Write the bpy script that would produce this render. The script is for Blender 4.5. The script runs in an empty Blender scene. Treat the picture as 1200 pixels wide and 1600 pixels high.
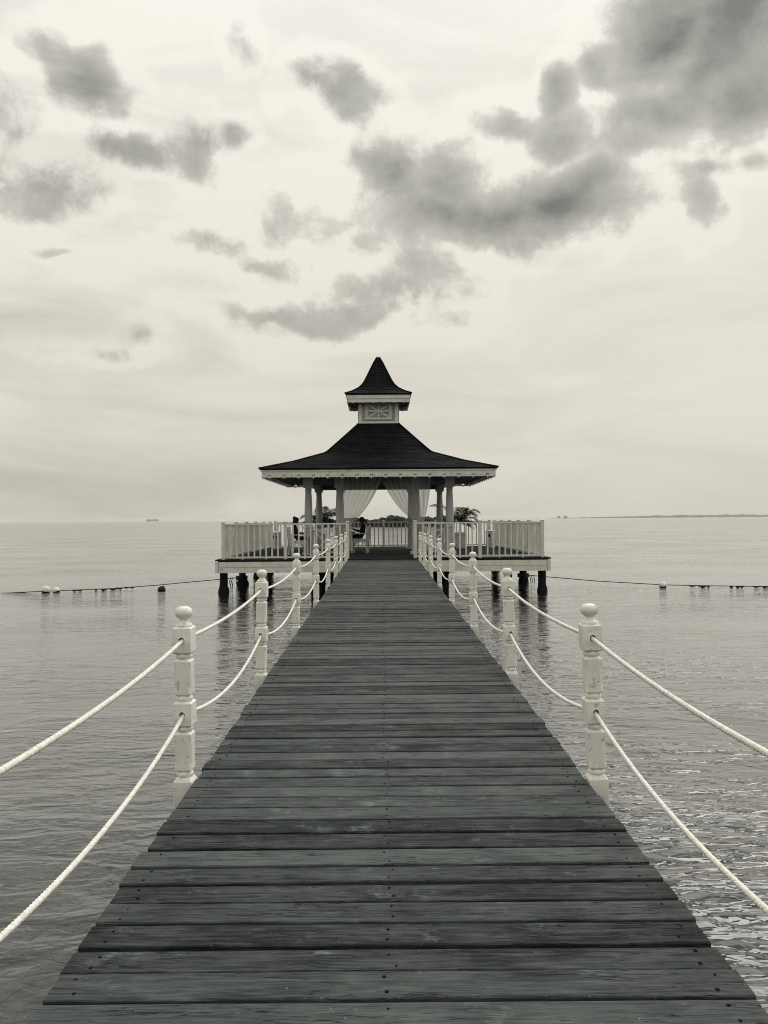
import bpy, bmesh, math, random
from mathutils import Vector, Matrix, noise as mnoise
R = math.radians
PI = math.pi
random.seed(7)
scene = bpy.context.scene
COL = scene.collection

# ------------------------------------------------------------------ camera
CAMZ = 2.40                       # camera height over the water (water is z = 0)
cam_d = bpy.data.cameras.new('camera')
cam = bpy.data.objects.new('camera', cam_d); COL.objects.link(cam)
cam_d.sensor_fit = 'VERTICAL'; cam_d.sensor_height = 36.0; cam_d.sensor_width = 27.0
cam_d.lens = 27.0
cam_d.clip_start = 0.05; cam_d.clip_end = 30000
cam.matrix_world = (Matrix.Translation((0, 0, CAMZ)) @ Matrix.Rotation(R(-0.19), 4, 'Z')
                    @ Matrix.Rotation(R(90 + 0.55), 4, 'X') @ Matrix.Rotation(R(-0.43), 4, 'Z'))
scene.camera = cam

# ------------------------------------------------------------------ light
SUN_AZ, SUN_EL = 38.0, 50.0       # degrees; azimuth from the view axis (+Y) to the right
WORLD_STRENGTH = 0.1
sun_d = bpy.data.lights.new('sun', 'SUN'); sun = bpy.data.objects.new('sun', sun_d); COL.objects.link(sun)
sun_d.energy = 1.5; sun_d.angle = R(43); sun_d.color = (1.0, 0.965, 0.90)
sdir = Vector((math.sin(R(SUN_AZ)) * math.cos(R(SUN_EL)), math.cos(R(SUN_AZ)) * math.cos(R(SUN_EL)), math.sin(R(SUN_EL))))
sun.rotation_euler = (-sdir).to_track_quat('-Z', 'Y').to_euler()
sun.location = (20, -5, 40)
scene.view_settings.view_transform = 'Standard'
scene.view_settings.look = 'None'
scene.view_settings.exposure = 0.0
scene.view_settings.gamma = 1.0
scene.view_settings.use_curve_mapping = False
scene.render.engine = 'CYCLES'
cy = scene.cycles
cy.use_denoising = True
cy.max_bounces = 8; cy.diffuse_bounces = 3; cy.glossy_bounces = 3; cy.transmission_bounces = 4
cy.transparent_max_bounces = 10; cy.volume_bounces = 1
cy.caustics_reflective = False; cy.caustics_refractive = False
cy.sample_clamp_indirect = 6.0
cy.filter_width = 1.05
cy.denoising_prefilter = 'NONE'


class NT:
    """small helper round a node tree"""
    def __init__(self, tree):
        self.t = tree; self.n = tree.nodes; self.l = tree.links
    def node(self, typ, **kw):
        nd = self.n.new(typ)
        for k, v in kw.items():
            setattr(nd, k, v)
        return nd
    def put(self, sock, val):
        if isinstance(val, bpy.types.NodeSocket):
            self.l.new(val, sock)
        elif val is not None:
            sock.default_value = val
    def math(self, op, a, b=None, c=None, clamp=False):
        nd = self.node('ShaderNodeMath', operation=op, use_clamp=clamp)
        self.put(nd.inputs[0], a)
        if b is not None: self.put(nd.inputs[1], b)
        if c is not None: self.put(nd.inputs[2], c)
        return nd.outputs[0]
    def vmath(self, op, a, b=None, scale=None):
        nd = self.node('ShaderNodeVectorMath', operation=op)
        self.put(nd.inputs[0], a)
        if b is not None: self.put(nd.inputs[1], b)
        if scale is not None: self.put(nd.inputs['Scale'], scale)
        return nd.outputs['Value'] if op in ('LENGTH', 'DOT_PRODUCT', 'DISTANCE') else nd.outputs[0]
    def noise(self, vec, scale=5, detail=4, rough=0.5, dist=0.0, dim='3D', w=None, color=False):
        nd = self.node('ShaderNodeTexNoise', noise_dimensions=dim)
        if vec is not None: self.put(nd.inputs['Vector'], vec)
        nd.inputs['Scale'].default_value = scale; nd.inputs['Detail'].default_value = detail
        nd.inputs['Roughness'].default_value = rough; nd.inputs['Distortion'].default_value = dist
        if w is not None: self.put(nd.inputs['W'], w)
        return nd.outputs['Color'] if color else nd.outputs[0]
    def maprange(self, v, a, b, c=0.0, d=1.0, interp='LINEAR'):
        nd = self.node('ShaderNodeMapRange', interpolation_type=interp)
        self.put(nd.inputs[0], v)
        for i, x in enumerate((a, b, c, d)): self.put(nd.inputs[i + 1], x)
        return nd.outputs[0]
    def mix(self, f, a, b, blend='MIX'):
        nd = self.node('ShaderNodeMix', data_type='RGBA', blend_type=blend)
        self.put(nd.inputs[0], f)
        self.put(nd.inputs[6], a if isinstance(a, bpy.types.NodeSocket) else (*a, 1.0))
        self.put(nd.inputs[7], b if isinstance(b, bpy.types.NodeSocket) else (*b, 1.0))
        return nd.outputs[2]
    def mapping(self, vec, loc=(0, 0, 0), rot=(0, 0, 0), scale=(1, 1, 1), typ='POINT'):
        nd = self.node('ShaderNodeMapping', vector_type=typ)
        self.put(nd.inputs['Vector'], vec)
        nd.inputs['Location'].default_value = loc; nd.inputs['Rotation'].default_value = rot
        nd.inputs['Scale'].default_value = scale
        return nd.outputs[0]


# ------------------------------------------------------------------ sky (world)
world = bpy.data.worlds.new('World'); scene.world = world; world.use_nodes = True
W = NT(world.node_tree); W.n.clear()
sky = W.node('ShaderNodeTexSky', sky_type='NISHITA', sun_disc=False)
sky.sun_elevation = R(SUN_EL); sky.sun_rotation = R(SUN_AZ)
sky.air_density = 1.0; sky.dust_density = 4.0; sky.ozone_density = 1.0
bw = W.node('ShaderNodeRGBToBW'); W.l.new(sky.outputs[0], bw.inputs[0])
tc = W.node('ShaderNodeTexCoord')
dirv = tc.outputs['Generated']
sep = W.node('ShaderNodeSeparateXYZ'); W.l.new(dirv, sep.inputs[0])
az = W.math('ARCTAN2', sep.outputs[0], sep.outputs[1])
el = W.math('ARCSINE', sep.outputs[2])
comb = W.node('ShaderNodeCombineXYZ'); W.l.new(az, comb.inputs[0]); W.l.new(el, comb.inputs[1])
P = comb.outputs[0]
# a domain warp keeps the cloud outlines ragged
wc = W.noise(dirv, scale=5.5, detail=3, rough=0.6, color=True)
wv = W.vmath('SCALE', W.vmath('SUBTRACT', wc, (0.5, 0.5, 0.5)), scale=0.125)
PW = W.vmath('ADD', P, W.vmath('MULTIPLY', wv, (1, 0.8, 0)))
nf = W.noise(dirv, scale=12.0, detail=8, rough=0.66, dist=0.15)
nf2 = W.noise(W.mapping(dirv, scale=(1, 1, 1.7)), scale=3.4, detail=5, rough=0.55)

def ang(px, py):
    dx = (px - 596) / 1200.0; dz = (811.5 - py) / 1200.0
    return math.atan(dx), math.atan(dz / math.sqrt(1 + dx * dx))

CLOUDS = [  # where the clouds stand (as seen along the pier), their size, and how thin they are
    (92, 80, 62, 38, .53), (132, 112, 48, 44, .50), (5, 160, 50, 60, .60), (35, 275, 95, 52, .54), (75, 312, 90, 34, .60),
    (205, 235, 70, 32, .60), (292, 232, 42, 56, .58), (355, 200, 30, 24, .68),
    (505, 132, 48, 38, .56), (540, 152, 36, 38, .42), (580, 158, 34, 22, .64),
    (615, 275, 50, 50, .30), (705, 275, 60, 42, .30), (755, 325, 165, 48, 0), (870, 308, 90, 50, 0), (935, 275, 48, 36, .3),
    (886, 130, 32, 44, .42), (890, 200, 62, 38, .42), (805, 192, 55, 28, .56), (955, 88, 36, 42, .42), (950, 215, 40, 20, .6),
    (1060, 60, 85, 90, .05), (1135, 105, 120, 95, 0), (1190, 20, 100, 90, 0), (1055, 165, 75, 52, .05), (1010, 215, 50, 26, .35),
    (1098, 320, 26, 48, .56), (1110, 268, 44, 22, .6), (1175, 250, 38, 24, .6),
    (345, 388, 66, 24, .56), (425, 415, 70, 26, .55),
    (500, 345, 78, 40, .53), (560, 375, 55, 28, .60),
    (540, 498, 130, 32, .48), (595, 460, 90, 36, .50), (672, 425, 62, 36, .55), (430, 490, 80, 16, .57),
    (368, 62, 28, 40, .71), (130, 545, 100, 18, .80), (92, 398, 44, 9, .72), (225, 515, 50, 20, .84),
]
L = None
for (px, py, rx, ry, thin) in CLOUDS:
    a0, e0 = ang(px, py); a1, _ = ang(px + rx, py); _, e1 = ang(px, py - ry)
    ix, iy = 1 / (max(a1 - a0, .004) * (1.32 - .2 * thin)), 1 / (max(e1 - e0, .004) * (1.28 - .15 * thin))
    nd = W.node('ShaderNodeVectorMath', operation='MULTIPLY_ADD')
    W.l.new(PW, nd.inputs[0]); nd.inputs[1].default_value = (ix, iy, 0); nd.inputs[2].default_value = (-a0 * ix, -e0 * iy, thin * 1.42)
    ln = W.vmath('LENGTH', nd.outputs[0])
    L = ln if L is None else W.math('SMOOTH_MIN', L, ln, 0.35)
# the same kind of broken cloud goes on all round and overhead, outside the part placed above
offaz = W.maprange(W.math('ABSOLUTE', az), R(31), R(44), 0, 1, 'SMOOTHSTEP')
offel = W.maprange(el, R(37), R(46), 0, 1, 'SMOOTHSTEP')
outm = W.math('MULTIPLY', W.math('MAXIMUM', offaz, offel), W.maprange(el, R(8), R(16), 0, 1))
gl = W.maprange(nf2, 0.44, 0.72, 2.6, 0.25)
L = W.math('MINIMUM', L, W.math('ADD', gl, W.maprange(outm, 0, 1, 4, 0)))
body = W.math('SUBTRACT', W.math('MULTIPLY_ADD', W.math('SUBTRACT', nf, 0.5), 2.1, 1.04), L)
edge = W.maprange(body, -0.26, 0.22, 0.0, 0.34, 'SMOOTHSTEP')
core = W.maprange(body, -0.05, 1.30, 0.0, 0.68)
nfs = W.noise(W.vmath('ADD', dirv, (0.012, 0.0, 0.026)), scale=12.0, detail=8, rough=0.66, dist=0.15)
relief = W.math('MULTIPLY', W.math('SUBTRACT', nfs, nf), W.math('MULTIPLY', edge, 1.7))
O = W.math('ADD', W.math('ADD', edge, core), relief)
nf3 = W.noise(W.mapping(dirv, scale=(1, 1, 4.5)), scale=2.6, detail=5, rough=0.55, dist=0.6)
veilm = W.math('MULTIPLY', W.maprange(nf3, 0.38, 0.66, -0.02, 0.22), W.maprange(az, R(-30), R(22), 1.5, 0.55))
lining = W.maprange(W.math('ABSOLUTE', W.math('ADD', body, 0.42)), 0.0, 0.45, -0.08, 0.0, 'SMOOTHSTEP')
veilm = W.math('ADD', veilm, lining)
O = W.math('ADD', O, veilm)
O = W.math('MINIMUM', W.math('MAXIMUM', O, -0.07), 0.96)
ramp = W.node('ShaderNodeValToRGB'); W.l.new(W.maprange(el, 0.0, R(60)), ramp.inputs[0])
cr = ramp.color_ramp
stops = [(0.0, (0.585, 0.558, 0.485)), (0.10, (0.65, 0.622, 0.545)), (0.30, (0.742, 0.715, 0.635)), (0.55, (0.835, 0.814, 0.742)), (1.0, (0.87, 0.85, 0.785))]
cr.elements[0].position = 0; cr.elements[0].color = (*stops[0][1], 1)
cr.elements[1].position = 1; cr.elements[1].color = (*stops[-1][1], 1)
for p, c in stops[1:-1]:
    e = cr.elements.new(p); e.color = (*c, 1)
base = W.mix(O, ramp.outputs[0], (0.130, 0.136, 0.126))
scaled = W.vmath('SCALE', base, scale=11.0)
nis = W.vmath('SCALE', W.mix(1.0, (1.0, 0.97, 0.88), bw.outputs[0], 'MULTIPLY'), scale=0.04)
tot = W.vmath('ADD', scaled, nis)
bg = W.node('ShaderNodeBackground'); W.l.new(tot, bg.inputs['Color']); bg.inputs['Strength'].default_value = WORLD_STRENGTH
wo = W.node('ShaderNodeOutputWorld'); W.l.new(bg.outputs[0], wo.inputs['Surface'])

# ------------------------------------------------------------------ materials
def new_mat(name):
    m = bpy.data.materials.new(name); m.use_nodes = True
    N = NT(m.node_tree)
    return m, N, m.node_tree.nodes['Principled BSDF']

def mat_paint(name, col=(0.88, 0.865, 0.795), dirt=0.24, scale=6.0, rough=0.5):
    m, N, b = new_mat(name)
    tcn = N.node('ShaderNodeTexCoord'); oi = N.node('ShaderNodeObjectInfo')
    v = N.vmath('ADD', tcn.outputs['Object'], W_off(N, oi))
    n1 = N.noise(v, scale, 6, 0.6)
    n2 = N.noise(N.mapping(v, scale=(5, 5, 0.7)), scale * 1.4, 5, 0.6)
    n3 = N.noise(v, scale * 6, 4, 0.6)
    chips = N.maprange(N.noise(v, scale * 3.3, 8, 0.7), 0.605, 0.62, 0, 1)
    d = N.maprange(N.math('ADD', N.math('MULTIPLY', n1, 0.6), N.math('MULTIPLY', n2, 0.4)), 0.44, 0.62, 0, dirt)
    c = N.mix(d, col, tuple(x * 0.42 for x in col))
    c = N.mix(N.maprange(n3, 0.3, 0.7, 0, 0.12), c, tuple(x * 0.7 for x in col))
    c = N.mix(N.math('MULTIPLY', chips, 0.5, clamp=True), c, (0.20, 0.20, 0.185))
    N.l.new(c, b.inputs['Base Color']); b.inputs['Roughness'].default_value = rough
    bp = N.node('ShaderNodeBump'); bp.inputs['Strength'].default_value = 0.25; bp.inputs['Distance'].default_value = 0.004
    N.l.new(N.math('ADD', n3, N.math('MULTIPLY', chips, -0.6)), bp.inputs['Height']); N.l.new(bp.outputs[0], b.inputs['Normal'])
    return m

def W_off(N, oi):
    c = N.node('ShaderNodeCombineXYZ')
    r = oi.outputs['Random']
    N.l.new(N.math('MULTIPLY', r, 37.0), c.inputs[0]); N.l.new(N.math('MULTIPLY', r, 91.0), c.inputs[1]); N.l.new(N.math('MULTIPLY', r, 53.0), c.inputs[2])
    return c.outputs[0]

def mat_plain(name, col, rough=0.7, var=0.25, scale=8.0, bump=0.0, stretch=(1, 1, 1), spec=0.4):
    m, N, b = new_mat(name)
    tcn = N.node('ShaderNodeTexCoord'); oi = N.node('ShaderNodeObjectInfo')
    v = N.mapping(N.vmath('ADD', tcn.outputs['Object'], W_off(N, oi)), scale=stretch)
    n = N.noise(v, scale, 6, 0.6)
    f = N.maprange(n, 0.3, 0.7, 0, 1)
    c = N.mix(f, tuple(x * (1 - var) for x in col), tuple(min(1, x * (1 + var)) for x in col))
    N.l.new(c, b.inputs['Base Color']); b.inputs['Roughness'].default_value = rough
    b.inputs['Specular IOR Level'].default_value = spec
    if bump:
        bp = N.node('ShaderNodeBump'); bp.inputs['Strength'].default_value = 0.5; bp.inputs['Distance'].default_value = bump
        N.l.new(n, bp.inputs['Height']); N.l.new(bp.outputs[0], b.inputs['Normal'])
    return m

def mat_deck(name, col_d, col_l, spec=0.16, ro=(0.85, 0.62)):
    m, N, b = new_mat(name)
    tcn = N.node('ShaderNodeTexCoord'); oi = N.node('ShaderNodeObjectInfo')
    rnd = oi.outputs['Random']
    v = N.vmath('ADD', tcn.outputs['Object'], W_off(N, oi))
    warp = N.noise(N.mapping(v, scale=(1.2, 4, 4)), 2.0, 3, 0.5, color=True)
    vw = N.vmath('ADD', v, N.vmath('SCALE', N.vmath('SUBTRACT', warp, (.5, .5, .5)), scale=0.05))
    grain = N.noise(N.mapping(vw, scale=(1.0, 22, 22)), 3.0, 7, 0.70)
    fine = N.noise(N.mapping(vw, scale=(3, 60, 60)), 3.0, 4, 0.6)
    patch = N.noise(N.mapping(v, scale=(1.3, 2.0, 2.0)), 2.6, 8, 0.68)
    big = N.noise(tcn.outputs['Object'], 1.1, 3, 0.5, dim='4D', w=N.math('MULTIPLY', rnd, 9))
    # knots
    vk = N.mapping(v, scale=(1.0, 1.9, 0.0))
    vo = N.node('ShaderNodeTexVoronoi', feature='F1'); N.l.new(vk, vo.inputs['Vector']); vo.inputs['Scale'].default_value = 2.6
    kd = vo.outputs['Distance']
    ksep = N.node('ShaderNodeSeparateColor'); N.l.new(vo.outputs['Color'], ksep.inputs[0])
    has = N.maprange(ksep.outputs[0], 0.62, 0.64, 0, 1)
    knot = N.math('MULTIPLY', N.maprange(kd, 0.035, 0.055, 1, 0), has)
    ring = N.math('MULTIPLY', N.math('MULTIPLY', N.maprange(kd, 0.05, 0.20, 1, 0), has),
                  N.maprange(N.math('SINE', N.math('MULTIPLY', kd, 160)), -1, 1, 0, 1))
    # drying cracks, long and thin
    crk = N.noise(N.mapping(vw, scale=(0.8, 26, 26)), 2.0, 3, 0.5)
    crack = N.math('MULTIPLY', N.maprange(N.math('ABSOLUTE', N.math('SUBTRACT', crk, 0.5)), 0.0, 0.013, 1, 0),
                   N.maprange(N.noise(N.mapping(v, scale=(0.9, 5, 5)), 2.0, 2, 0.5), 0.47, 0.55, 0, 1))
    f = N.math('ADD', N.math('MULTIPLY', N.maprange(grain, 0.34, 0.66), 0.62), N.math('MULTIPLY', N.maprange(patch, 0.34, 0.68), 0.38))
    f = N.math('ADD', f, N.math('MULTIPLY', N.math('SUBTRACT', rnd, 0.5), 0.62))
    f = N.math('ADD', f, N.math('MULTIPLY', N.math('SUBTRACT', big, 0.5), 0.25))
    f = N.math('ADD', f, N.math('MULTIPLY', N.math('SUBTRACT', fine, 0.5), 0.9), clamp=True)
    f = N.maprange(f, 0.05, 0.95, 0, 1)
    c = N.mix(f, col_d, col_l)
    worn = N.math('MULTIPLY', N.maprange(N.noise(v, 4.0, 7, 0.72), 0.59, 0.70), N.maprange(fine, 0.4, 0.6))
    c = N.mix(N.math('MULTIPLY', worn, 0.8), c, tuple(min(1, x * 2.1) for x in col_l))
    c = N.mix(N.math('MULTIPLY', ring, 0.35), c, col_d)
    c = N.mix(N.math('MULTIPLY', knot, 0.8), c, tuple(x * 0.5 for x in col_d))
    c = N.mix(N.math('MULTIPLY', crack, 0.9), c, (0.008, 0.009, 0.009))
    specks = N.maprange(N.noise(v, 60.0, 2, 0.5), 0.745, 0.765)
    c = N.mix(N.math('MULTIPLY', specks, 0.5), c, (0.35, 0.35, 0.32))
    N.l.new(c, b.inputs['Base Color'])
    N.l.new(N.maprange(patch, 0.3, 0.7, ro[0], ro[1]), b.inputs['Roughness'])
    b.inputs['Specular IOR Level'].default_value = spec
    h = N.math('ADD', N.math('MULTIPLY', grain, 0.6), N.math('MULTIPLY', fine, 0.3))
    h = N.math('SUBTRACT', h, N.math('MULTIPLY', crack, 1.0))
    bp = N.node('ShaderNodeBump'); bp.inputs['Strength'].default_value = 1.0; bp.inputs['Distance'].default_value = 0.006
    N.l.new(h, bp.inputs['Height']); N.l.new(bp.outputs[0], b.inputs['Normal'])
    return m

def mat_island(name, cols, rough=0.9, spec=0.15):
    """colour varies from loose piece to loose piece (shingles, leaves)"""
    m, N, b = new_mat(name)
    g = N.node('ShaderNodeNewGeometry')
    tcn = N.node('ShaderNodeTexCoord')
    n = N.noise(tcn.outputs['Object'], 3.0, 5, 0.6)
    f = N.math('ADD', N.math('MULTIPLY', g.outputs['Random Per Island'], 0.65), N.math('MULTIPLY', N.maprange(n, .3, .7), 0.35))
    c = N.mix(f, cols[0], cols[1])
    N.l.new(c, b.inputs['Base Color']); b.inputs['Roughness'].default_value = rough
    b.inputs['Specular IOR Level'].default_value = spec
    return m

M = {}
M['paint'] = mat_paint('white_paint')
M['paint_rail'] = mat_paint('railing_paint', col=(0.72, 0.71, 0.65), dirt=0.45, scale=3.0)
M['paint_trim'] = mat_paint('trim_paint', col=(0.76, 0.75, 0.68), dirt=0.35, scale=2.0)
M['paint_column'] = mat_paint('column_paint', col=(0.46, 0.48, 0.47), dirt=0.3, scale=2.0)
M['siding_shade'] = mat_paint('siding_shade_paint', col=(0.40, 0.415, 0.40), dirt=0.3, scale=3.0)  # darker than the trim: shade behind frame and battens put into the colour
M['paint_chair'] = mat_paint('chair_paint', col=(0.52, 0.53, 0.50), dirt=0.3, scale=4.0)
M['beam'] = mat_plain('beam_wood', (0.055, 0.066, 0.068), 0.7, 0.3, 3.0)
M['ceiling'] = mat_plain('ceiling_boards', (0.12, 0.14, 0.145), 0.7, 0.25, 2.0, stretch=(1, 14, 1))
M['deck'] = mat_deck('weathered_plank', (0.015, 0.019, 0.0205), (0.100, 0.113, 0.112))
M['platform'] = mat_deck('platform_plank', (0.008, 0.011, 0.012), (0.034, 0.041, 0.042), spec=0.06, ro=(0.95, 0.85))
M['dark_wood'] = mat_plain('tarred_wood', (0.010, 0.012, 0.012), 0.8, 0.4, 5.0, bump=0.02, spec=0.2)
M['pile'] = mat_plain('pile_crust', (0.009, 0.011, 0.011), 0.9, 0.5, 14.0, bump=0.04, spec=0.15)
M['nail'] = mat_plain('nail_iron', (0.004, 0.004, 0.004), 0.8, 0.3, 30, spec=0.1)
M['rope'] = mat_plain('rope_fibre', (0.80, 0.785, 0.72), 0.9, 0.22, 60.0, spec=0.1)
M['shingle'] = mat_island('roof_shingle', ((0.001, 0.0015, 0.002), (0.010, 0.0135, 0.015)), rough=0.6, spec=0.06)
M['roof_base'] = mat_plain('roof_felt', (0.004, 0.005, 0.0055), 0.95, 0.2, 4, spec=0.1)
M['black_cloth'] = mat_plain('black_cloth', (0.008, 0.009, 0.010), 0.9, 0.3, 20, spec=0.1)
M['hair'] = mat_plain('dark_hair', (0.006, 0.006, 0.006), 0.7, 0.3, 60, spec=0.15)
M['skin'] = mat_plain('skin', (0.045, 0.040, 0.036), 0.6, 0.1, 10, spec=0.2)
M['paper'] = mat_plain('white_paper', (0.75, 0.74, 0.70), 0.8, 0.05, 10)
M['palm_leaf'] = mat_island('palm_leaf', ((0.008, 0.012, 0.011), (0.032, 0.042, 0.038)), 0.6, 0.3)
M['palm_trunk'] = mat_plain('palm_trunk', (0.03, 0.032, 0.030), 0.9, 0.4, 12, bump=0.01)
M['soil'] = mat_plain('potting_soil', (0.012, 0.012, 0.011), 0.95, 0.4, 20)
M['leaves'] = mat_island('mangrove_leaf', ((0.006, 0.009, 0.008), (0.022, 0.028, 0.025)), 0.7, 0.2)
M['land'] = mat_plain('far_land', (0.030, 0.036, 0.034), 0.9, 0.4, 0.02)
M['ship'] = mat_plain('ship_hull', (0.06, 0.065, 0.068), 0.6, 0.1, 0.1)
M['buoy'] = mat_plain('buoy_plastic', (0.74, 0.73, 0.68), 0.45, 0.12, 6)
M['weed'] = mat_plain('seaweed', (0.007, 0.008, 0.008), 0.8, 0.4, 10)
M['hole'] = mat_plain('bin_liner', (0.004, 0.004, 0.004), 0.9, 0.2, 10, spec=0.1)

# sheer curtain cloth: thin fibres let about half the light straight through
m, N, b = new_mat('sheer_cloth')
tr = N.node('ShaderNodeBsdfTransparent'); tr.inputs[0].default_value = (0.93, 0.94, 0.93, 1)
tl = N.node('ShaderNodeBsdfTranslucent'); tl.inputs[0].default_value = (0.84, 0.84, 0.79, 1)
df = N.node('ShaderNodeBsdfDiffuse'); df.inputs[0].default_value = (0.82, 0.82, 0.77, 1)
mx1 = N.node('ShaderNodeMixShader'); mx1.inputs[0].default_value = 0.5
N.l.new(df.outputs[0], mx1.inputs[1]); N.l.new(tl.outputs[0], mx1.inputs[2])
mx2 = N.node('ShaderNodeMixShader')
lw = N.node('ShaderNodeLayerWeight'); lw.inputs[0].default_value = 0.5
tcn = N.node('ShaderNodeTexCoord')
wv_ = N.noise(N.mapping(tcn.outputs['Object'], scale=(3, 3, 0.4)), 9, 3, 0.5)
N.l.new(N.math('ADD', N.maprange(lw.outputs['Facing'], 0.0, 0.85, 0.46, 0.97), N.math('MULTIPLY', N.math('SUBTRACT', wv_, .5), .3), clamp=True), mx2.inputs[0])
N.l.new(tr.outputs[0], mx2.inputs[1]); N.l.new(mx1.outputs[0], mx2.inputs[2])
N.l.new(mx2.outputs[0], N.n['Material Output'].inputs['Surface'])
M['sheer'] = m

# sea water
m, N, b = new_mat('sea_water')
g = N.node('ShaderNodeNewGeometry'); pos = g.outputs['Position']
big = N.noise(N.mapping(pos, scale=(0.10, 0.22, 0.1)), 1.0, 4, 0.55)
bed = N.noise(N.mapping(pos, scale=(1.0, 1.4, 1)), 1.3, 7, 0.65, 0.6)
bedm = N.maprange(bed, 0.44, 0.58)
c = N.mix(bedm, (0.003, 0.006, 0.008), (0.026, 0.032, 0.034))
wcol = c
w1 = N.noise(N.mapping(pos, rot=(0, 0, R(14)), scale=(0.5, 1.3, 1)), 1.0, 2, 0.5, 0.2)
w2 = N.noise(N.mapping(pos, rot=(0, 0, R(-10)), scale=(1.7, 4.2, 1)), 1.0, 2, 0.5, 0.8)
w3 = N.noise(N.mapping(pos, rot=(0, 0, R(22)), scale=(5.0, 10.0, 1)), 1.0, 2, 0.5, 0.8)
calm = N.maprange(big, 0.35, 0.65, 0.30, 1.5)
h = N.math('ADD', N.math('MULTIPLY', w1, 0.027), N.math('ADD', N.math('MULTIPLY', w2, 0.034), N.math('MULTIPLY', w3, 0.014)))
h = N.math('MULTIPLY', h, calm)
bp = N.node('ShaderNodeBump'); bp.inputs['Strength'].default_value = 1.0; bp.inputs['Distance'].default_value = 1.0
N.l.new(h, bp.inputs['Height'])
dfw = N.node('ShaderNodeBsdfDiffuse'); N.l.new(wcol, dfw.inputs[0])
glw = N.node('ShaderNodeBsdfGlossy'); glw.inputs['Roughness'].default_value = 0.06; glw.inputs[0].default_value = (0.98, 0.98, 0.98, 1); N.l.new(bp.outputs[0], glw.inputs['Normal'])
lww = N.node('ShaderNodeLayerWeight'); lww.inputs[0].default_value = 0.5; N.l.new(bp.outputs[0], lww.inputs['Normal'])
fac = N.math('MULTIPLY_ADD', N.math('POWER', lww.outputs['Facing'], 3.2), 0.97, 0.022, clamp=True)
mxw = N.node('ShaderNodeMixShader'); N.l.new(fac, mxw.inputs[0]); N.l.new(dfw.outputs[0], mxw.inputs[1]); N.l.new(glw.outputs[0], mxw.inputs[2])
N.l.new(mxw.outputs[0], N.n['Material Output'].inputs['Surface']); N.n.remove(b)
M['water'] = m


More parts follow.
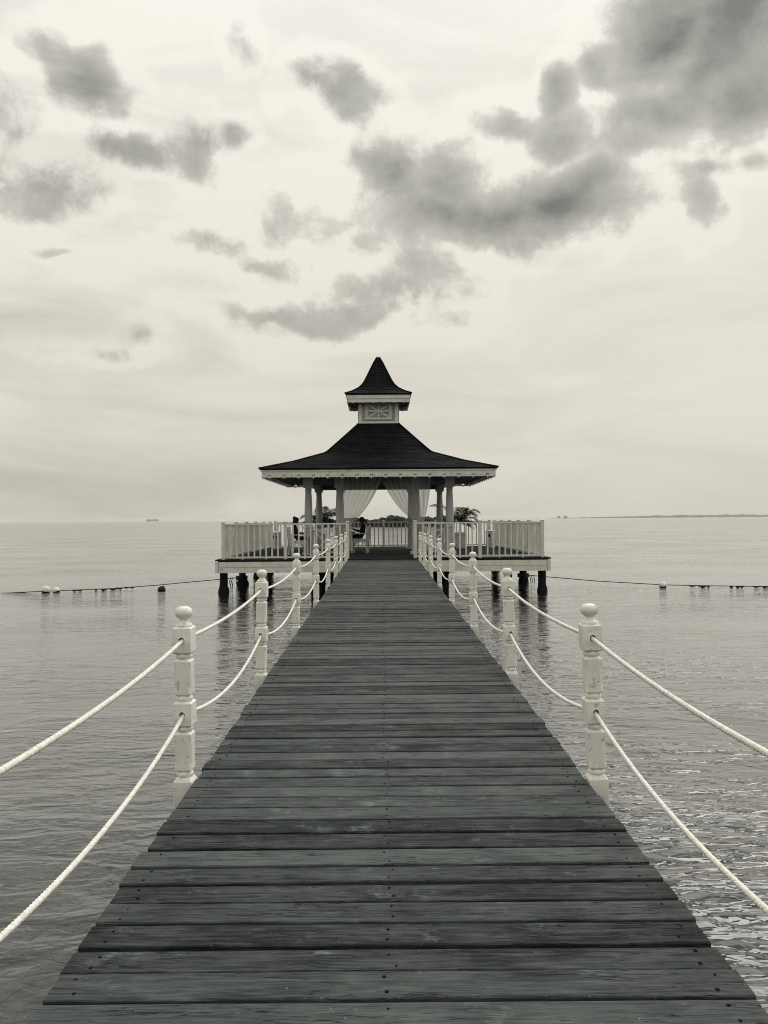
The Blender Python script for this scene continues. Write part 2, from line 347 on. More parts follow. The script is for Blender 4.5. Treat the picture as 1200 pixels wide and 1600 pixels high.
# ------------------------------------------------------------------ mesh helpers
class MB:
    def __init__(self): self.v = []; self.f = []; self.mi = []
    def add(self, vs, fs, mi=0):
        o = len(self.v); self.v += [tuple(p) for p in vs]
        self.f += [tuple(i + o for i in q) for q in fs]; self.mi += [mi] * len(fs)
        return self
    def box(self, x0, x1, y0, y1, z0, z1, mi=0):
        vs = [(x0, y0, z0), (x1, y0, z0), (x1, y1, z0), (x0, y1, z0), (x0, y0, z1), (x1, y0, z1), (x1, y1, z1), (x0, y1, z1)]
        return self.add(vs, [(0, 3, 2, 1), (4, 5, 6, 7), (0, 1, 5, 4), (1, 2, 6, 5), (2, 3, 7, 6), (3, 0, 4, 7)], mi)
    def cbox(self, c, s, bev=0.0):
        x, y, z = c; a, b_, d = s[0] / 2, s[1] / 2, s[2] / 2
        if not bev: return self.box(x - a, x + a, y - b_, y + b_, z - d, z + d)
        return self.loft([sq_ring(a, b_, bev, z - d), sq_ring(a, b_, bev, z + d)], (x, y, 0))
    def beam(self, p, q, w, h, up=(0, 0, 1)):
        p = Vector(p); q = Vector(q); d = (q - p).normalized(); u = Vector(up)
        if abs(d.dot(u)) > 0.99: u = Vector((0, 1, 0))
        s = d.cross(u).normalized(); t = s.cross(d).normalized()
        vs = []
        for e in (p, q):
            for (i, j) in ((-1, -1), (1, -1), (1, 1), (-1, 1)):
                vs.append(e + s * (i * w / 2) + t * (j * h / 2))
        return self.add(vs, [(0, 3, 2, 1), (4, 5, 6, 7), (0, 1, 5, 4), (1, 2, 6, 5), (2, 3, 7, 6), (3, 0, 4, 7)])
    def loft(self, rings, off=(0, 0, 0), cap=True, mi=0):
        n = len(rings[0]); vs = []; fs = []
        for r in rings: vs += [(p[0] + off[0], p[1] + off[1], p[2] + off[2]) for p in r]
        for k in range(len(rings) - 1):
            for i in range(n):
                j = (i + 1) % n
                fs.append((k * n + i, k * n + j, (k + 1) * n + j, (k + 1) * n + i))
        if cap:
            fs.append(tuple(range(n - 1, -1, -1))); fs.append(tuple((len(rings) - 1) * n + i for i in range(n)))
        return self.add(vs, fs, mi)
    def lathe(self, prof, n=16, off=(0, 0, 0), cap=True):
        rings = [[(r * math.cos(2 * PI * i / n), r * math.sin(2 * PI * i / n), z) for i in range(n)] for r, z in prof]
        return self.loft(rings, off, cap)
    def tube(self, path, r, n=6, cap=True):
        pts = [Vector(p) for p in path]; rings = []
        for i, p in enumerate(pts):
            d = (pts[min(i + 1, len(pts) - 1)] - pts[max(i - 1, 0)]).normalized()
            u = Vector((0, 0, 1)) if abs(d.z) < 0.95 else Vector((1, 0, 0))
            s = d.cross(u).normalized(); t = s.cross(d)
            rr = r[i] if isinstance(r, (list, tuple)) else r
            rings.append([p + s * (rr * math.cos(2 * PI * k / n)) + t * (rr * math.sin(2 * PI * k / n)) for k in range(n)])
        return self.loft(rings, cap=cap)
    def mesh(self, name, mats, smooth=False, sharp=40):
        me = bpy.data.meshes.new(name); me.from_pydata(self.v, [], self.f)
        mats = mats if isinstance(mats, (list, tuple)) else [mats]
        for m_ in mats: me.materials.append(m_)
        if len(mats) > 1: me.polygons.foreach_set('material_index', self.mi)
        bm = bmesh.new(); bm.from_mesh(me); bmesh.ops.recalc_face_normals(bm, faces=bm.faces); bm.to_mesh(me); bm.free()
        if smooth:
            me.polygons.foreach_set('use_smooth', [True] * len(me.polygons))
            me.set_sharp_from_angle(angle=R(sharp))
        me.update()
        return me
    def build(self, name, mats, parent=None, smooth=False, loc=(0, 0, 0), sharp=40):
        return link(name, self.mesh(name, mats, smooth, sharp), parent, loc)

def sq_ring(a, b_, c, z):
    return [(-a + c, -b_, z), (a - c, -b_, z), (a, -b_ + c, z), (a, b_ - c, z), (a - c, b_, z), (-a + c, b_, z), (-a, b_ - c, z), (-a, -b_ + c, z)]

def link(name, data, parent=None, loc=(0, 0, 0)):
    o = bpy.data.objects.new(name, data); COL.objects.link(o); o.location = loc
    if parent is not None: o.parent = parent
    return o

def tag(o, label=None, cat=None, group=None, kind=None):
    if label: o['label'] = label
    if cat: o['category'] = cat
    if group: o['group'] = group
    if kind: o['kind'] = kind
    return o

def thing(name, label, cat, loc=(0, 0, 0), rz=0.0, group=None, kind=None):
    o = link(name, None, None, loc); o.rotation_euler = (0, 0, rz)
    o.empty_display_size = 0.2
    return tag(o, label, cat, group, kind)

def copy_tree(o, parent=None):
    c = o.copy(); COL.objects.link(c)
    if parent is not None: c.parent = parent
    for ch in list(o.children): copy_tree(ch, c)
    return c

# ------------------------------------------------------------------ the sea and the air
mb = MB()
S = 9000.0
mb.add([(-S, -400, 0), (S, -400, 0), (S, S, 0), (-S, S, 0)], [(0, 1, 2, 3)])
tag(mb.build('water', M['water']), kind='structure')

# far low shore on the right, and the ships on the horizon
def far_shore():
    mb = MB(); Y0 = 5200.0; n = 150
    x0, x1 = 1180.0, 4600.0
    front = []; top = []; back = []
    for i in range(n + 1):
        t = i / n; x = x0 + (x1 - x0) * t
        hgt = 1.5 + 19 * min(1, t / 0.26) ** 0.8
        hgt *= 0.80 + 0.32 * mnoise.noise((x * 0.012, 3.1, 0)) + 0.20 * mnoise.noise((x * 0.05, 7.7, 0))
        front.append((x, Y0 - 60 * t, -0.5)); top.append((x, Y0 + 60, max(1.0, hgt))); back.append((x, Y0 + 500, -0.5))
    vs = front + top + back; k = n + 1
    fs = [(i, i + 1, k + i + 1, k + i) for i in range(n)] + [(k + i, k + i + 1, 2 * k + i + 1, 2 * k + i) for i in range(n)]
    mb.add(vs, fs)
    o = mb.build('hills', M['land']); tag(o, kind='structure')
far_shore()

def ship(label, loc, L, hgt, blocks):
    t = thing('cargo_ship', label, 'ship', loc, group='ships on the horizon')
    mb = MB()
    hb = L * 0.07
    ring = lambda z, k: [(-L / 2 * k, -hb * .8, z), (L * 0.40 * k, -hb, z), (L / 2 * k, 0, z), (L * 0.40 * k, hb, z), (-L / 2 * k, hb * .8, z)]
    mb.loft([ring(-0.5, .94), ring(hgt, 1.0)]); mb.build('hull', M['ship'], t)
    for (a, b_, h2) in blocks:
        MB().box(a * L, b_ * L, -hb * .7, hb * .7, hgt + .01, hgt + h2).build('superstructure', M['ship'], t)
    return t
ship('long low cargo ship on the horizon left of the pavilion', (-2130, 7150, 0), 118, 15, [(-.45, -.36, 9), (-.3, .44, 4)])
ship('small hazy ship on the horizon right of the pavilion', (1390, 5900, 0), 90, 5, [(-.42, -.2, 14), (.14, .42, 15)])

# mangrove island seen through the pavilion
def island():
    mb = MB(); rnd = random.Random(5)
    Y = 262.0
    for i in range(95):
        x = rnd.uniform(-21.0, 24.5); y = Y + rnd.uniform(-3, 8)
        edge = min(1, (x + 22.0) / 4, (25.5 - x) / 4)
        hgt = (2.9 + 0.9 * mnoise.noise((x * 0.16, 0, 0)) + rnd.uniform(-.35, .35)) * (0.45 + 0.55 * max(0, edge))
        hgt *= 0.80 + 0.28 * min(1, max(0, (x + 8) / 14))
        if x < -8: hgt *= 1.12
        r = rnd.uniform(1.1, 2.0)
        for k in range(70):
            u = Vector((rnd.gauss(0, 1), rnd.gauss(0, 1), rnd.gauss(0, 1))).normalized() * rnd.uniform(.6, 1.0)
            p = Vector((x + u.x * r * 1.1, y + u.y * r, hgt - r * .55 + u.z * r * .6))
            if p.z < 0.1: continue
            s = rnd.uniform(.16, .36)
            a = Vector((rnd.gauss(0, 1), rnd.gauss(0, 1), rnd.gauss(0, 1))).normalized(); b_ = a.orthogonal().normalized()
            mb.add([p - a * s, p + b_ * s * .8, p + a * s, p - b_ * s * .8], [(0, 1, 2, 3)])
        # dense inside
        mb.lathe([(r * .5, -0.2), (r * .95, hgt * .35), (r * .85, hgt - r * .5), (r * .35, hgt - .2)], 7, (x, y, 0))
    o = mb.build('mangrove_trees', M['leaves'])
    tag(o, 'dark band of mangrove trees on the water far behind the pavilion', 'trees', kind='stuff')
island()

# ------------------------------------------------------------------ boardwalk
WC = 0.038                         # middle of the walk
HALF = 1.122
def deck_z(y): return CAMZ - 1.534 + 0.0100 * y
walk = thing('boardwalk', 'long dark plank boardwalk running out to the pavilion', 'boardwalk', (WC, 0, 0))
def make_planks():
    rnd = random.Random(11)
    y = -1.15; nails = MB()
    wides = {1.9: .0}
    while y < 24.48:
        w = rnd.choice([.130, .136, .140, .142, .146, .152]) + rnd.uniform(-.003, .003)
        gap = rnd.choice([.008, .010, .012, .015, .019, .024])
        if y + w > 24.55: break
        th = 0.042; z = deck_z(y + w / 2) + rnd.uniform(-.004, .004)
        xl = -HALF + rnd.gauss(0, .005); xr = HALF + rnd.gauss(0, .005)
        if rnd.random() < .06: xl -= rnd.uniform(.006, .016)
        if rnd.random() < .06: xr += rnd.uniform(.006, .016)
        skew = rnd.uniform(-.006, .006); bow = rnd.uniform(-.004, .004); bev = .004
        st = 6; rings = []
        for i in range(st):
            u = i / (st - 1); x = xl + (xr - xl) * u
            dy = skew * (u - .5) * 2 + bow * (1 - (2 * u - 1) ** 2) + rnd.uniform(-.001, .001)
            a = -w / 2 + dy + rnd.uniform(-.0012, .0012); b_ = w / 2 + dy + rnd.uniform(-.0012, .0012)
            cup = rnd.uniform(-.0008, .0008)
            rings.append([(x, a, -th), (x, a, -bev), (x, a + bev, cup), (x, b_ - bev, cup), (x, b_, -bev), (x, b_, -th)])
        pm = MB().loft(rings)
        o = pm.build('plank', M['deck'], walk, loc=(0, y + w / 2, z))
        o.rotation_euler = (rnd.uniform(-.008, .008), rnd.uniform(-.0010, .0010), 0)
        near = y < 14
        if near:
            for xn in (-HALF + .085, -0.02 + rnd.uniform(-.01, .01), HALF - .085):
                for s in (-1, 1):
                    if rnd.random() < .12: continue
                    cx = xn + rnd.uniform(-.018, .018); cyy = y + w / 2 + s * w * rnd.uniform(.22, .32); rr = rnd.uniform(.0040, .0075)
                    nails.lathe([(rr, z - .006), (rr, z + .0020), (rr * .7, z + .0026)], 7, (cx, cyy, 0))
        y += w + gap
    tag(nails.build('nails', M['nail'], walk), kind='stuff')
make_planks()
for xs in (-HALF + .09, -0.0, HALF - .09):
    mb = MB(); y0, y1 = -1.2, 24.5
    mb.beam((xs, y0, deck_z(y0) - .047 - .11), (xs, y1, deck_z(y1) - .047 - .11), .075, .20)
    mb.build('stringer', M['dark_wood'], walk)
POST_Y = [4.42, 7.30, 10.30, 13.30, 16.30, 19.10, 21.70, 24.20]
for py in [1.5] + POST_Y[:-1]:
    yy = py + .25
    mb = MB(); mb.beam((-HALF + .06, yy, deck_z(yy) - .36), (HALF - .06, yy, deck_z(yy) - .36), .12, .20); mb.build('cross_beam', M['dark_wood'], walk)
    for s in (-1, 1):
        mb = MB(); mb.lathe([(.12, -1.6), (.125, -.02), (.14, .12), (.115, .3), (.11, deck_z(yy) - .462)], 12, (s * .85, yy, 0))
        mb.build('support_pile', M['pile'], walk, smooth=True)

# ------------------------------------------------------------------ rope posts
HOLE_UP, HOLE_LO = -0.190, -0.612
def ring_sq(a, c, z): return sq_ring(a, a, c, z)
def holed_block(z0, z1, zc, a, r=.0175):
    """square block, small chamfers top and bottom, with a real hole bored through it along y"""
    mb = MB(); n = 16; ch = .010
    def face(y):
        outer = []; inner = []
        for k in range(n):
            t = 2 * PI * (k + .5) / n
            inner.append((r * math.cos(t), y, zc + r * math.sin(t)))
        hx = a; up = z1 - ch - zc; dn = zc - z0 - ch
        for k in range(n):
            t = 2 * PI * (k + .5) / n; c, s = math.cos(t), math.sin(t)
            h = up if s > 0 else dn
            # square-ish resampling that hits the corners
            if abs(c) >= abs(s): p = (math.copysign(hx, c), s / abs(c) * h if abs(s / abs(c)) < .66 else math.copysign(h, s))
            else: p = (c / abs(s) * hx if abs(c / abs(s)) < .66 else math.copysign(hx, c), math.copysign(h, s))
            outer.append((p[0], y, zc + p[1]))
        return outer, inner
    o1, i1 = face(-a); o2, i2 = face(a)
    vs = o1 + i1 + o2 + i2; fs = []
    for k in range(n):
        j = (k + 1) % n
        fs.append((k, j, n + j, n + k)); fs.append((2 * n + k, 3 * n + k, 3 * n + j, 2 * n + j))
        fs.append((n + k, n + j, 3 * n + j, 3 * n + k)); fs.append((k, 2 * n + k, 2 * n + j, j))
    mb.add(vs, fs)
    # chamfered caps
    for (za, zb) in ((z1 - ch, z1), (z0 + ch, z0)):
        ra = [(-a, -a, za), (a, -a, za), (a, a, za), (-a, a, za)]; q = a - ch
        rb = [(-q, -q, zb), (q, -q, zb), (q, q, zb), (-q, q, zb)]
        mb.loft([ra, rb], cap=False); mb.add(rb, [(0, 1, 2, 3)])
    return mb
def make_post_meshes():
    a = .0535; out = {}
    out['ball_finial'] = MB().lathe([(.018, -.078), (.026, -.072), (.040, -.062), (.0485, -.047), (.0500, -.036), (.0480, -.024), (.040, -.011), (.026, -.003), (.008, 0)], 20).mesh('ball_finial', M['paint'], True, 60)
    out['collar'] = MB().lathe([(.047, -.116), (.049, -.110), (.046, -.102), (.034, -.094), (.027, -.086), (.024, -.079), (.024, -.074)], 20).mesh('collar', M['paint'], True, 50)
    b1 = holed_block(-.268, -.114, HOLE_UP, a); out['rope_block_up'] = b1.mesh('rope_block', M['paint'])
    b2 = holed_block(-.682, -.540, HOLE_LO, a); out['rope_block_lo'] = b2.mesh('rope_block', M['paint'])
    def ringm(z0, z1):
        z = (z0 + z1) / 2; h = (z1 - z0) / 2
        return MB().lathe([(.040, z0), (.045, z - h * .5), (.0485, z), (.045, z + h * .5), (.040, z1)], 20).mesh('turned_ring', M['paint'], True, 60)
    def shaft(z0, z1):
        k = .0475; c = .014
        return MB().loft([ring_sq(k - .012, .010, z0), ring_sq(k, .006, z0 + .014), ring_sq(k, c, z0 + .05), ring_sq(k, c, z1 - .05), ring_sq(k, .006, z1 - .014), ring_sq(k - .012, .010, z1)]).mesh('shaft', M['paint'])
    out['rings'] = [ringm(-.300, -.266), ringm(-.542, -.508), ringm(-.714, -.680), ringm(-.972, -.938)]
    out['shafts'] = [shaft(-.510, -.298), shaft(-.940, -.712)]
    out['base_block'] = MB().loft([ring_sq(.0535, .004, -1.62), ring_sq(.0535, .004, -.992), ring_sq(.040, .008, -.970)]).mesh('base_block', M['paint'])
    return out
PM = make_post_meshes()
def top_z(y):      # post tops fall slightly less than the deck rises
    pts = [(1.5, -.505), (4.42, -.490), (7.3, -.468), (10.3, -.442), (13.3, -.418), (16.3, -.410), (24.2, -.402)]
    for (a, za), (b_, zb) in zip(pts, pts[1:]):
        if y <= b_: return CAMZ + za + (zb - za) * (y - a) / (b_ - a)
    return CAMZ + pts[-1][1]
ORD = ['nearest the viewer', 'second from the viewer', 'third from the viewer', 'fourth from the viewer', 'fifth from the viewer', 'sixth from the viewer', 'seventh from the viewer', 'eighth from the viewer', 'last before the platform']
HOLES = {}
rnd = random.Random(3)
for side, sx in (('left', -1), ('right', 1)):
    for i, y in enumerate([1.5] + POST_Y):
        x = WC + sx * (HALF + .0555)
        yy = y + (0 if sx < 0 else -.02)
        t = thing('rope_post', 'white turned rope post on the %s edge of the boardwalk, %s' % (side, ORD[i]), 'post', (x, yy, top_z(yy)), group='rope posts along the boardwalk')
        lean = (rnd.uniform(-.018, .018), rnd.uniform(-.014, .014))
        if i == 1: lean = (0, -.004) if sx < 0 else (0.0, -.034)
        if i == 2 and sx > 0: lean = (0, -.034)
        if sx > 0 and i in (1, 2): t.location.x -= .031
        # the post leans about its foot
        t.rotation_euler = (lean[0], lean[1], rnd.uniform(-.05, .05))
        link('ball_finial', PM['ball_finial'], t); link('collar', PM['collar'], t)
        link('rope_block', PM['rope_block_up'], t); link('rope_block', PM['rope_block_lo'], t)
        for m_ in PM['rings']: link('turned_ring', m_, t)
        for m_ in PM['shafts']: link('shaft', m_, t)
        link('base_block', PM['base_block'], t)
        mw = Matrix.Translation(t.location) @ t.rotation_euler.to_matrix().to_4x4()
        HOLES[(side, i)] = (mw @ Vector((0, 0, HOLE_UP)), mw @ Vector((0, 0, HOLE_LO)))

def rope_object(side, which):
    holes = [HOLES[(side, i)][which] for i in range(len(POST_Y) + 1)]
    rr = random.Random(hash((side == 'left', which)) % 97)
    path = []
    for i in range(len(holes) - 1):
        p, q = holes[i], holes[i + 1]; L = (q - p).length
        near = p.y < 8
        sag = (.055 if which == 0 else .125) * (1 + rr.uniform(-.2, .25))
        if i == 0: sag = .062 if which == 0 else .150
        if i == 1: sag = .040 if which == 0 else .145
        if i >= 5: sag *= .85
        step = .0075 if p.y < 8 else .05
        n = int(L / step)
        for k in range(n):
            u = k / n; s = sag * 4 * u * (1 - u)
            path.append((p.lerp(q, u) - Vector((0, 0, s)), near))
    path.append((holes[-1] + Vector((0, .04, 0)), False))
    NV = 18; verts = []; faces = []; dist = 0.0
    for i, (p, near) in enumerate(path):
        d = (path[min(i + 1, len(path) - 1)][0] - path[max(i - 1, 0)][0]).normalized()
        s = d.cross(Vector((0, 0, 1))).normalized(); t = s.cross(d)
        if i: dist += (p - path[i - 1][0]).length
        tw = 2 * PI * dist / .062
        for k in range(NV):
            th = 2 * PI * k / NV
            if near: r = .0068 + .0056 * abs(math.cos(1.5 * (th - tw))) ** .7
            else: r = .0112
            verts.append(p + s * (r * math.cos(th)) + t * (r * math.sin(th)))
        if i:
            b0 = (i - 1) * NV; b1 = i * NV
            for k in range(NV):
                j = (k + 1) % NV; faces.append((b0 + k, b0 + j, b1 + j, b1 + k))
    mb = MB(); mb.add(verts, faces)
    o = mb.build('rope', M['rope'], smooth=True, sharp=80)
    tag(o, '%s white twisted rope strung through the posts on the %s' % ('upper' if which == 0 else 'lower', side), 'rope', 'ropes along the boardwalk')
for sd in ('left', 'right'):
    for wh in (0, 1): rope_object(sd, wh)

# ------------------------------------------------------------------ platform on piles
PX0, PX1, PY0, PY1 = -5.28, 5.36, 24.60, 35.65
PZ = CAMZ - 1.255
plat = thing('platform', 'square timber platform on dark piles at the end of the boardwalk', 'platform', (0.04, 30.1, 0))
ox, oy = 0.04, 30.1
rnd = random.Random(21)
y = PY0 - .03
while y < PY1 - .02:
    w = .29 + rnd.uniform(-.01, .01)
    w = min(w, PY1 + .03 - y)
    MB().box(PX0 - ox - .05 + rnd.uniform(-.015, .01), PX1 - ox + .05 + rnd.uniform(-.01, .015), y - oy, y + w - .008 - oy, PZ - .045, PZ + rnd.uniform(-.003, .003)).build('plank', M['platform'], plat)
    y += w
def edge_boards(p, q, n):
    """two fascia boards one above the other along an edge, outward normal n"""
    for k, (z0, z1, out) in enumerate(((PZ - .245, PZ - .075, .030), (PZ - .425, PZ - .251, .022))):
        a = Vector((p[0] - ox, p[1] - oy, (z0 + z1) / 2)) + Vector(n) * (out / 2); b_ = Vector((q[0] - ox, q[1] - oy, (z0 + z1) / 2)) + Vector(n) * (out / 2)
        MB().beam(a, b_, .04 + out, z1 - z0).build('fascia_board', M['paint_trim'], plat)
    a = Vector((p[0] - ox, p[1] - oy, PZ - .058)) ; b_ = Vector((q[0] - ox, q[1] - oy, PZ - .058))
    MB().beam(a - Vector(n) * .03, b_ - Vector(n) * .03, .06, .022).build('edge_batten', M['dark_wood'], plat)
edge_boards((PX0 + .06, PY0 + .03), (PX1 - .06, PY0 + .03), (0, -1, 0))
edge_boards((PX0 + .06, PY1 - .03), (PX1 - .06, PY1 - .03), (0, 1, 0))
edge_boards((PX0 + .02, PY0 + .07), (PX0 + .02, PY1 - .07), (-1, 0, 0))
edge_boards((PX1 - .02, PY0 + .07), (PX1 - .02, PY1 - .07), (1, 0, 0))
for xx in (PX0 + .0, PX1 - .0):
    for yy in (PY0 + .02, PY1 - .02):
        MB().cbox((xx - ox, yy - oy, PZ - .25), (.10, .10, .36), .006).build('corner_board', M['paint_trim'], plat)
PILES = [(-5.14, 5.22), ]
rnd = random.Random(9)
for j, yy in enumerate((24.95, 28.3, 31.7, 35.2)):
    MB().box(PX0 + .1 - ox, PX1 - .1 - ox, yy - .1 - oy, yy + .1 - oy, PZ - .42, PZ - .05).build('cross_beam', M['dark_wood'], plat)
    for i, xx in enumerate((-5.13, -2.12, 2.14, 5.20)):
        k = rnd.uniform(.9, 1.1); prof = []
        big = 1.35 if (j == 1 and i == 0) else 1.0
        for z, r in ((-1.8, .16), (-.05, .17 * k * big), (.06, .185 * k * big), (.16, .165 * k * big), (.28, .135 * k), (.5, .13), (PZ - .43, .13)):
            prof.append((r, z))
        mb = MB(); n = 14
        rings = [[(r * (1 + .09 * rnd.uniform(-1, 1) * (1 if z < .3 else .25)) * math.cos(2 * PI * a / n), r * (1 + .09 * rnd.uniform(-1, 1) * (1 if z < .3 else .25)) * math.sin(2 * PI * a / n), z) for a in range(n)] for r, z in prof]
        mb.loft(rings, (xx - ox, yy - oy, 0)); mb.build('pile', M['pile'], plat, smooth=True)

# ------------------------------------------------------------------ railings of the platform
RT, RB = CAMZ - .105, CAMZ - 1.195        # top of top rail, middle of bottom rail
BAL = MB().cbox((0, 0, 0), (.050, .040, RT - .05 - RB), .004).mesh('baluster', M['paint_rail'])
FOOT = MB().cbox((0, 0, 0), (.06, .045, RB - .03 - PZ), 0).mesh('foot', M['paint_rail'])
def railing(label, p, q, posts, bays, horiz):
    """posts: fractions along p-q where a post stands; bays: balusters between two posts"""
    p = Vector((*p, 0)); q = Vector((*q, 0)); d = (q - p); L = d.length; d.normalize()
    ang_ = math.atan2(d.y, d.x)
    t = thing('railing', label, 'railing', (p.x, p.y, PZ), ang_, group='white platform railings')
    for s in posts:
        mb = MB(); s_ = s * L
        mb.loft([ring_sq(.052, .004, 0.002), ring_sq(.052, .004, RT + .03 - PZ)], (s_, 0, 0))
        po = mb.build('post', M['paint_rail'], t)
        MB().loft([ring_sq(.066, .003, RT + .0305 - PZ), ring_sq(.066, .003, RT + .050 - PZ), ring_sq(.04, .003, RT + .062 - PZ)], (s_, 0, 0)).build('cap', M['paint_rail'], po)
    for a, b_, nb in zip(posts, posts[1:], bays):
        x0, x1 = a * L + .052, b_ * L - .052
        MB().box(x0, x1, -.034, .034, RT - .048 - PZ, RT - PZ).build('top_rail', M['paint_rail'], t)
        MB().box(x0, x1, -.026, .026, RB - .026 - PZ, RB + .026 - PZ).build('bottom_rail', M['paint_rail'], t)
        for k in range(nb):
            x = x0 + (x1 - x0) * (k + 1) / (nb + 1)
            link('baluster', BAL, t, (x, 0, (RT - .048 + RB + .026) / 2 - PZ))
            if k % 4 == 2: link('foot', FOOT, t, (x, 0, (RB - .026 + PZ) / 2 - PZ))
RX0, RX1, RY0, RY1 = -5.10, 5.18, 24.76, 35.42
railing('white baluster railing on the front of the platform, left of the boardwalk', (RX0, RY0), (-1.10, RY0), [0, .5, 1], [9, 9], True)
railing('white baluster railing on the front of the platform, right of the boardwalk', (1.08, RY0), (RX1, RY0), [0, .51, 1], [9, 9], True)
railing('white baluster railing down the left side of the platform', (RX0, RY0 + .11), (RX0, RY1 - .11), [.20, .40, .60, .80, 1], [9, 9, 9, 9], False)
railing('white baluster railing down the right side of the platform', (RX1, RY0 + .11), (RX1, RY1 - .11), [.20, .40, .60, .80, 1], [9, 9, 9, 9], False)
railing('white baluster railing along the back of the platform behind the curtains', (RX0 + .11, RY1), (RX1 - .11, RY1), [.01, .255, .505, .745, .99], [11, 12, 11, 12], True)
# the first side bays join on the front corner posts
for o in [o for o in COL.objects if o.name.startswith('railing') and ('left side' in o['label'] or 'right side' in o['label'])]:
    L = RY1 - RY0 - .22; x0, x1 = -.06, .20 * L - .052
    MB().box(x0, x1, -.034, .034, RT - .048 - PZ, RT - PZ).build('top_rail', M['paint_rail'], o)
    MB().box(x0, x1, -.026, .026, RB - .026 - PZ, RB + .026 - PZ).build('bottom_rail', M['paint_rail'], o)
    for k in range(10):
        link('baluster', BAL, o, (x0 + (x1 - x0) * (k + 1) / 11, 0, (RT - .048 + RB + .026) / 2 - PZ))

# ------------------------------------------------------------------ pavilion
XC, YC = -0.085, 30.0
H0 = 1.255                                 # local z of the camera height over the platform
pav = thing('pavilion', 'open pavilion with dark stepped shingle roof, white trim and small lantern on top', 'pavilion', (XC, YC, PZ))
CX, CY, IX = 2.54, 2.36, 1.33
def column(x, y):
    c = MB()
    top = H0 + 1.16
    c.lathe([(.150, 1.04), (.150, 1.09), (.128, 1.13), (.138, 1.16), (.146, 1.25), (.140, 1.6), (.128, 1.95), (.112, 2.24), (.106, 2.28), (.125, 2.30), (.125, 2.335), (.108, 2.35), (.118, 2.39), (.140, top - .005)], 20, (x, y, 0))
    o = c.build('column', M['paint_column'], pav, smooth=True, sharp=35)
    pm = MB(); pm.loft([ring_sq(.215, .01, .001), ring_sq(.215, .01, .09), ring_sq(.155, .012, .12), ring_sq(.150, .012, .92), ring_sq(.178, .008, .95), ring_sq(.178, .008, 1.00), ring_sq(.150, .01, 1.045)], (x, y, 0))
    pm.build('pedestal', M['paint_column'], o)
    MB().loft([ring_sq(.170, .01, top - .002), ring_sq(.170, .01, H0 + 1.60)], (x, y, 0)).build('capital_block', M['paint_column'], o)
for sx in (-1, 1):
    for sy in (-1, 1):
        column(sx * CX, sy * CY); column(sx * IX - ((.09 if sy < 0 else .30) if sx < 0 else 0), sy * CY)
# header beams and ceiling
for sy in (-1, 1):
    MB().box(-CX - .12, CX + .12, sy * CY - .10, sy * CY + .10, H0 + 1.25, H0 + 1.575).build('header_beam', M['beam'], pav)
for sx in (-1, 1):
    MB().box(sx * CX - .10, sx * CX + .10, -CY + .102, CY - .102, H0 + 1.25, H0 + 1.574).build('header_beam', M['beam'], pav)
EV = 3.96
MB().box(-EV + .03, EV - .03, -EV + .03, EV - .03, H0 + 1.58, H0 + 1.61).build('ceiling', M['ceiling'], pav)
for k in range(-6, 7):
    if k == 0: continue
    xx = k * .6
    for s in (-1, 1):
        if abs(xx) < EV - .2:
            MB().box(xx - .025, xx + .025, s * (CY + .12) if s > 0 else -EV + .05, EV - .05 if s > 0 else -CY - .12, H0 + 1.53, H0 + 1.579).build('rafter', M['ceiling'], pav)
            MB().box(s * (CX + .12) if s > 0 else -EV + .05, EV - .05 if s > 0 else -CX - .12, xx - .025, xx + .025, H0 + 1.532, H0 + 1.578).build('rafter', M['ceiling'], pav)

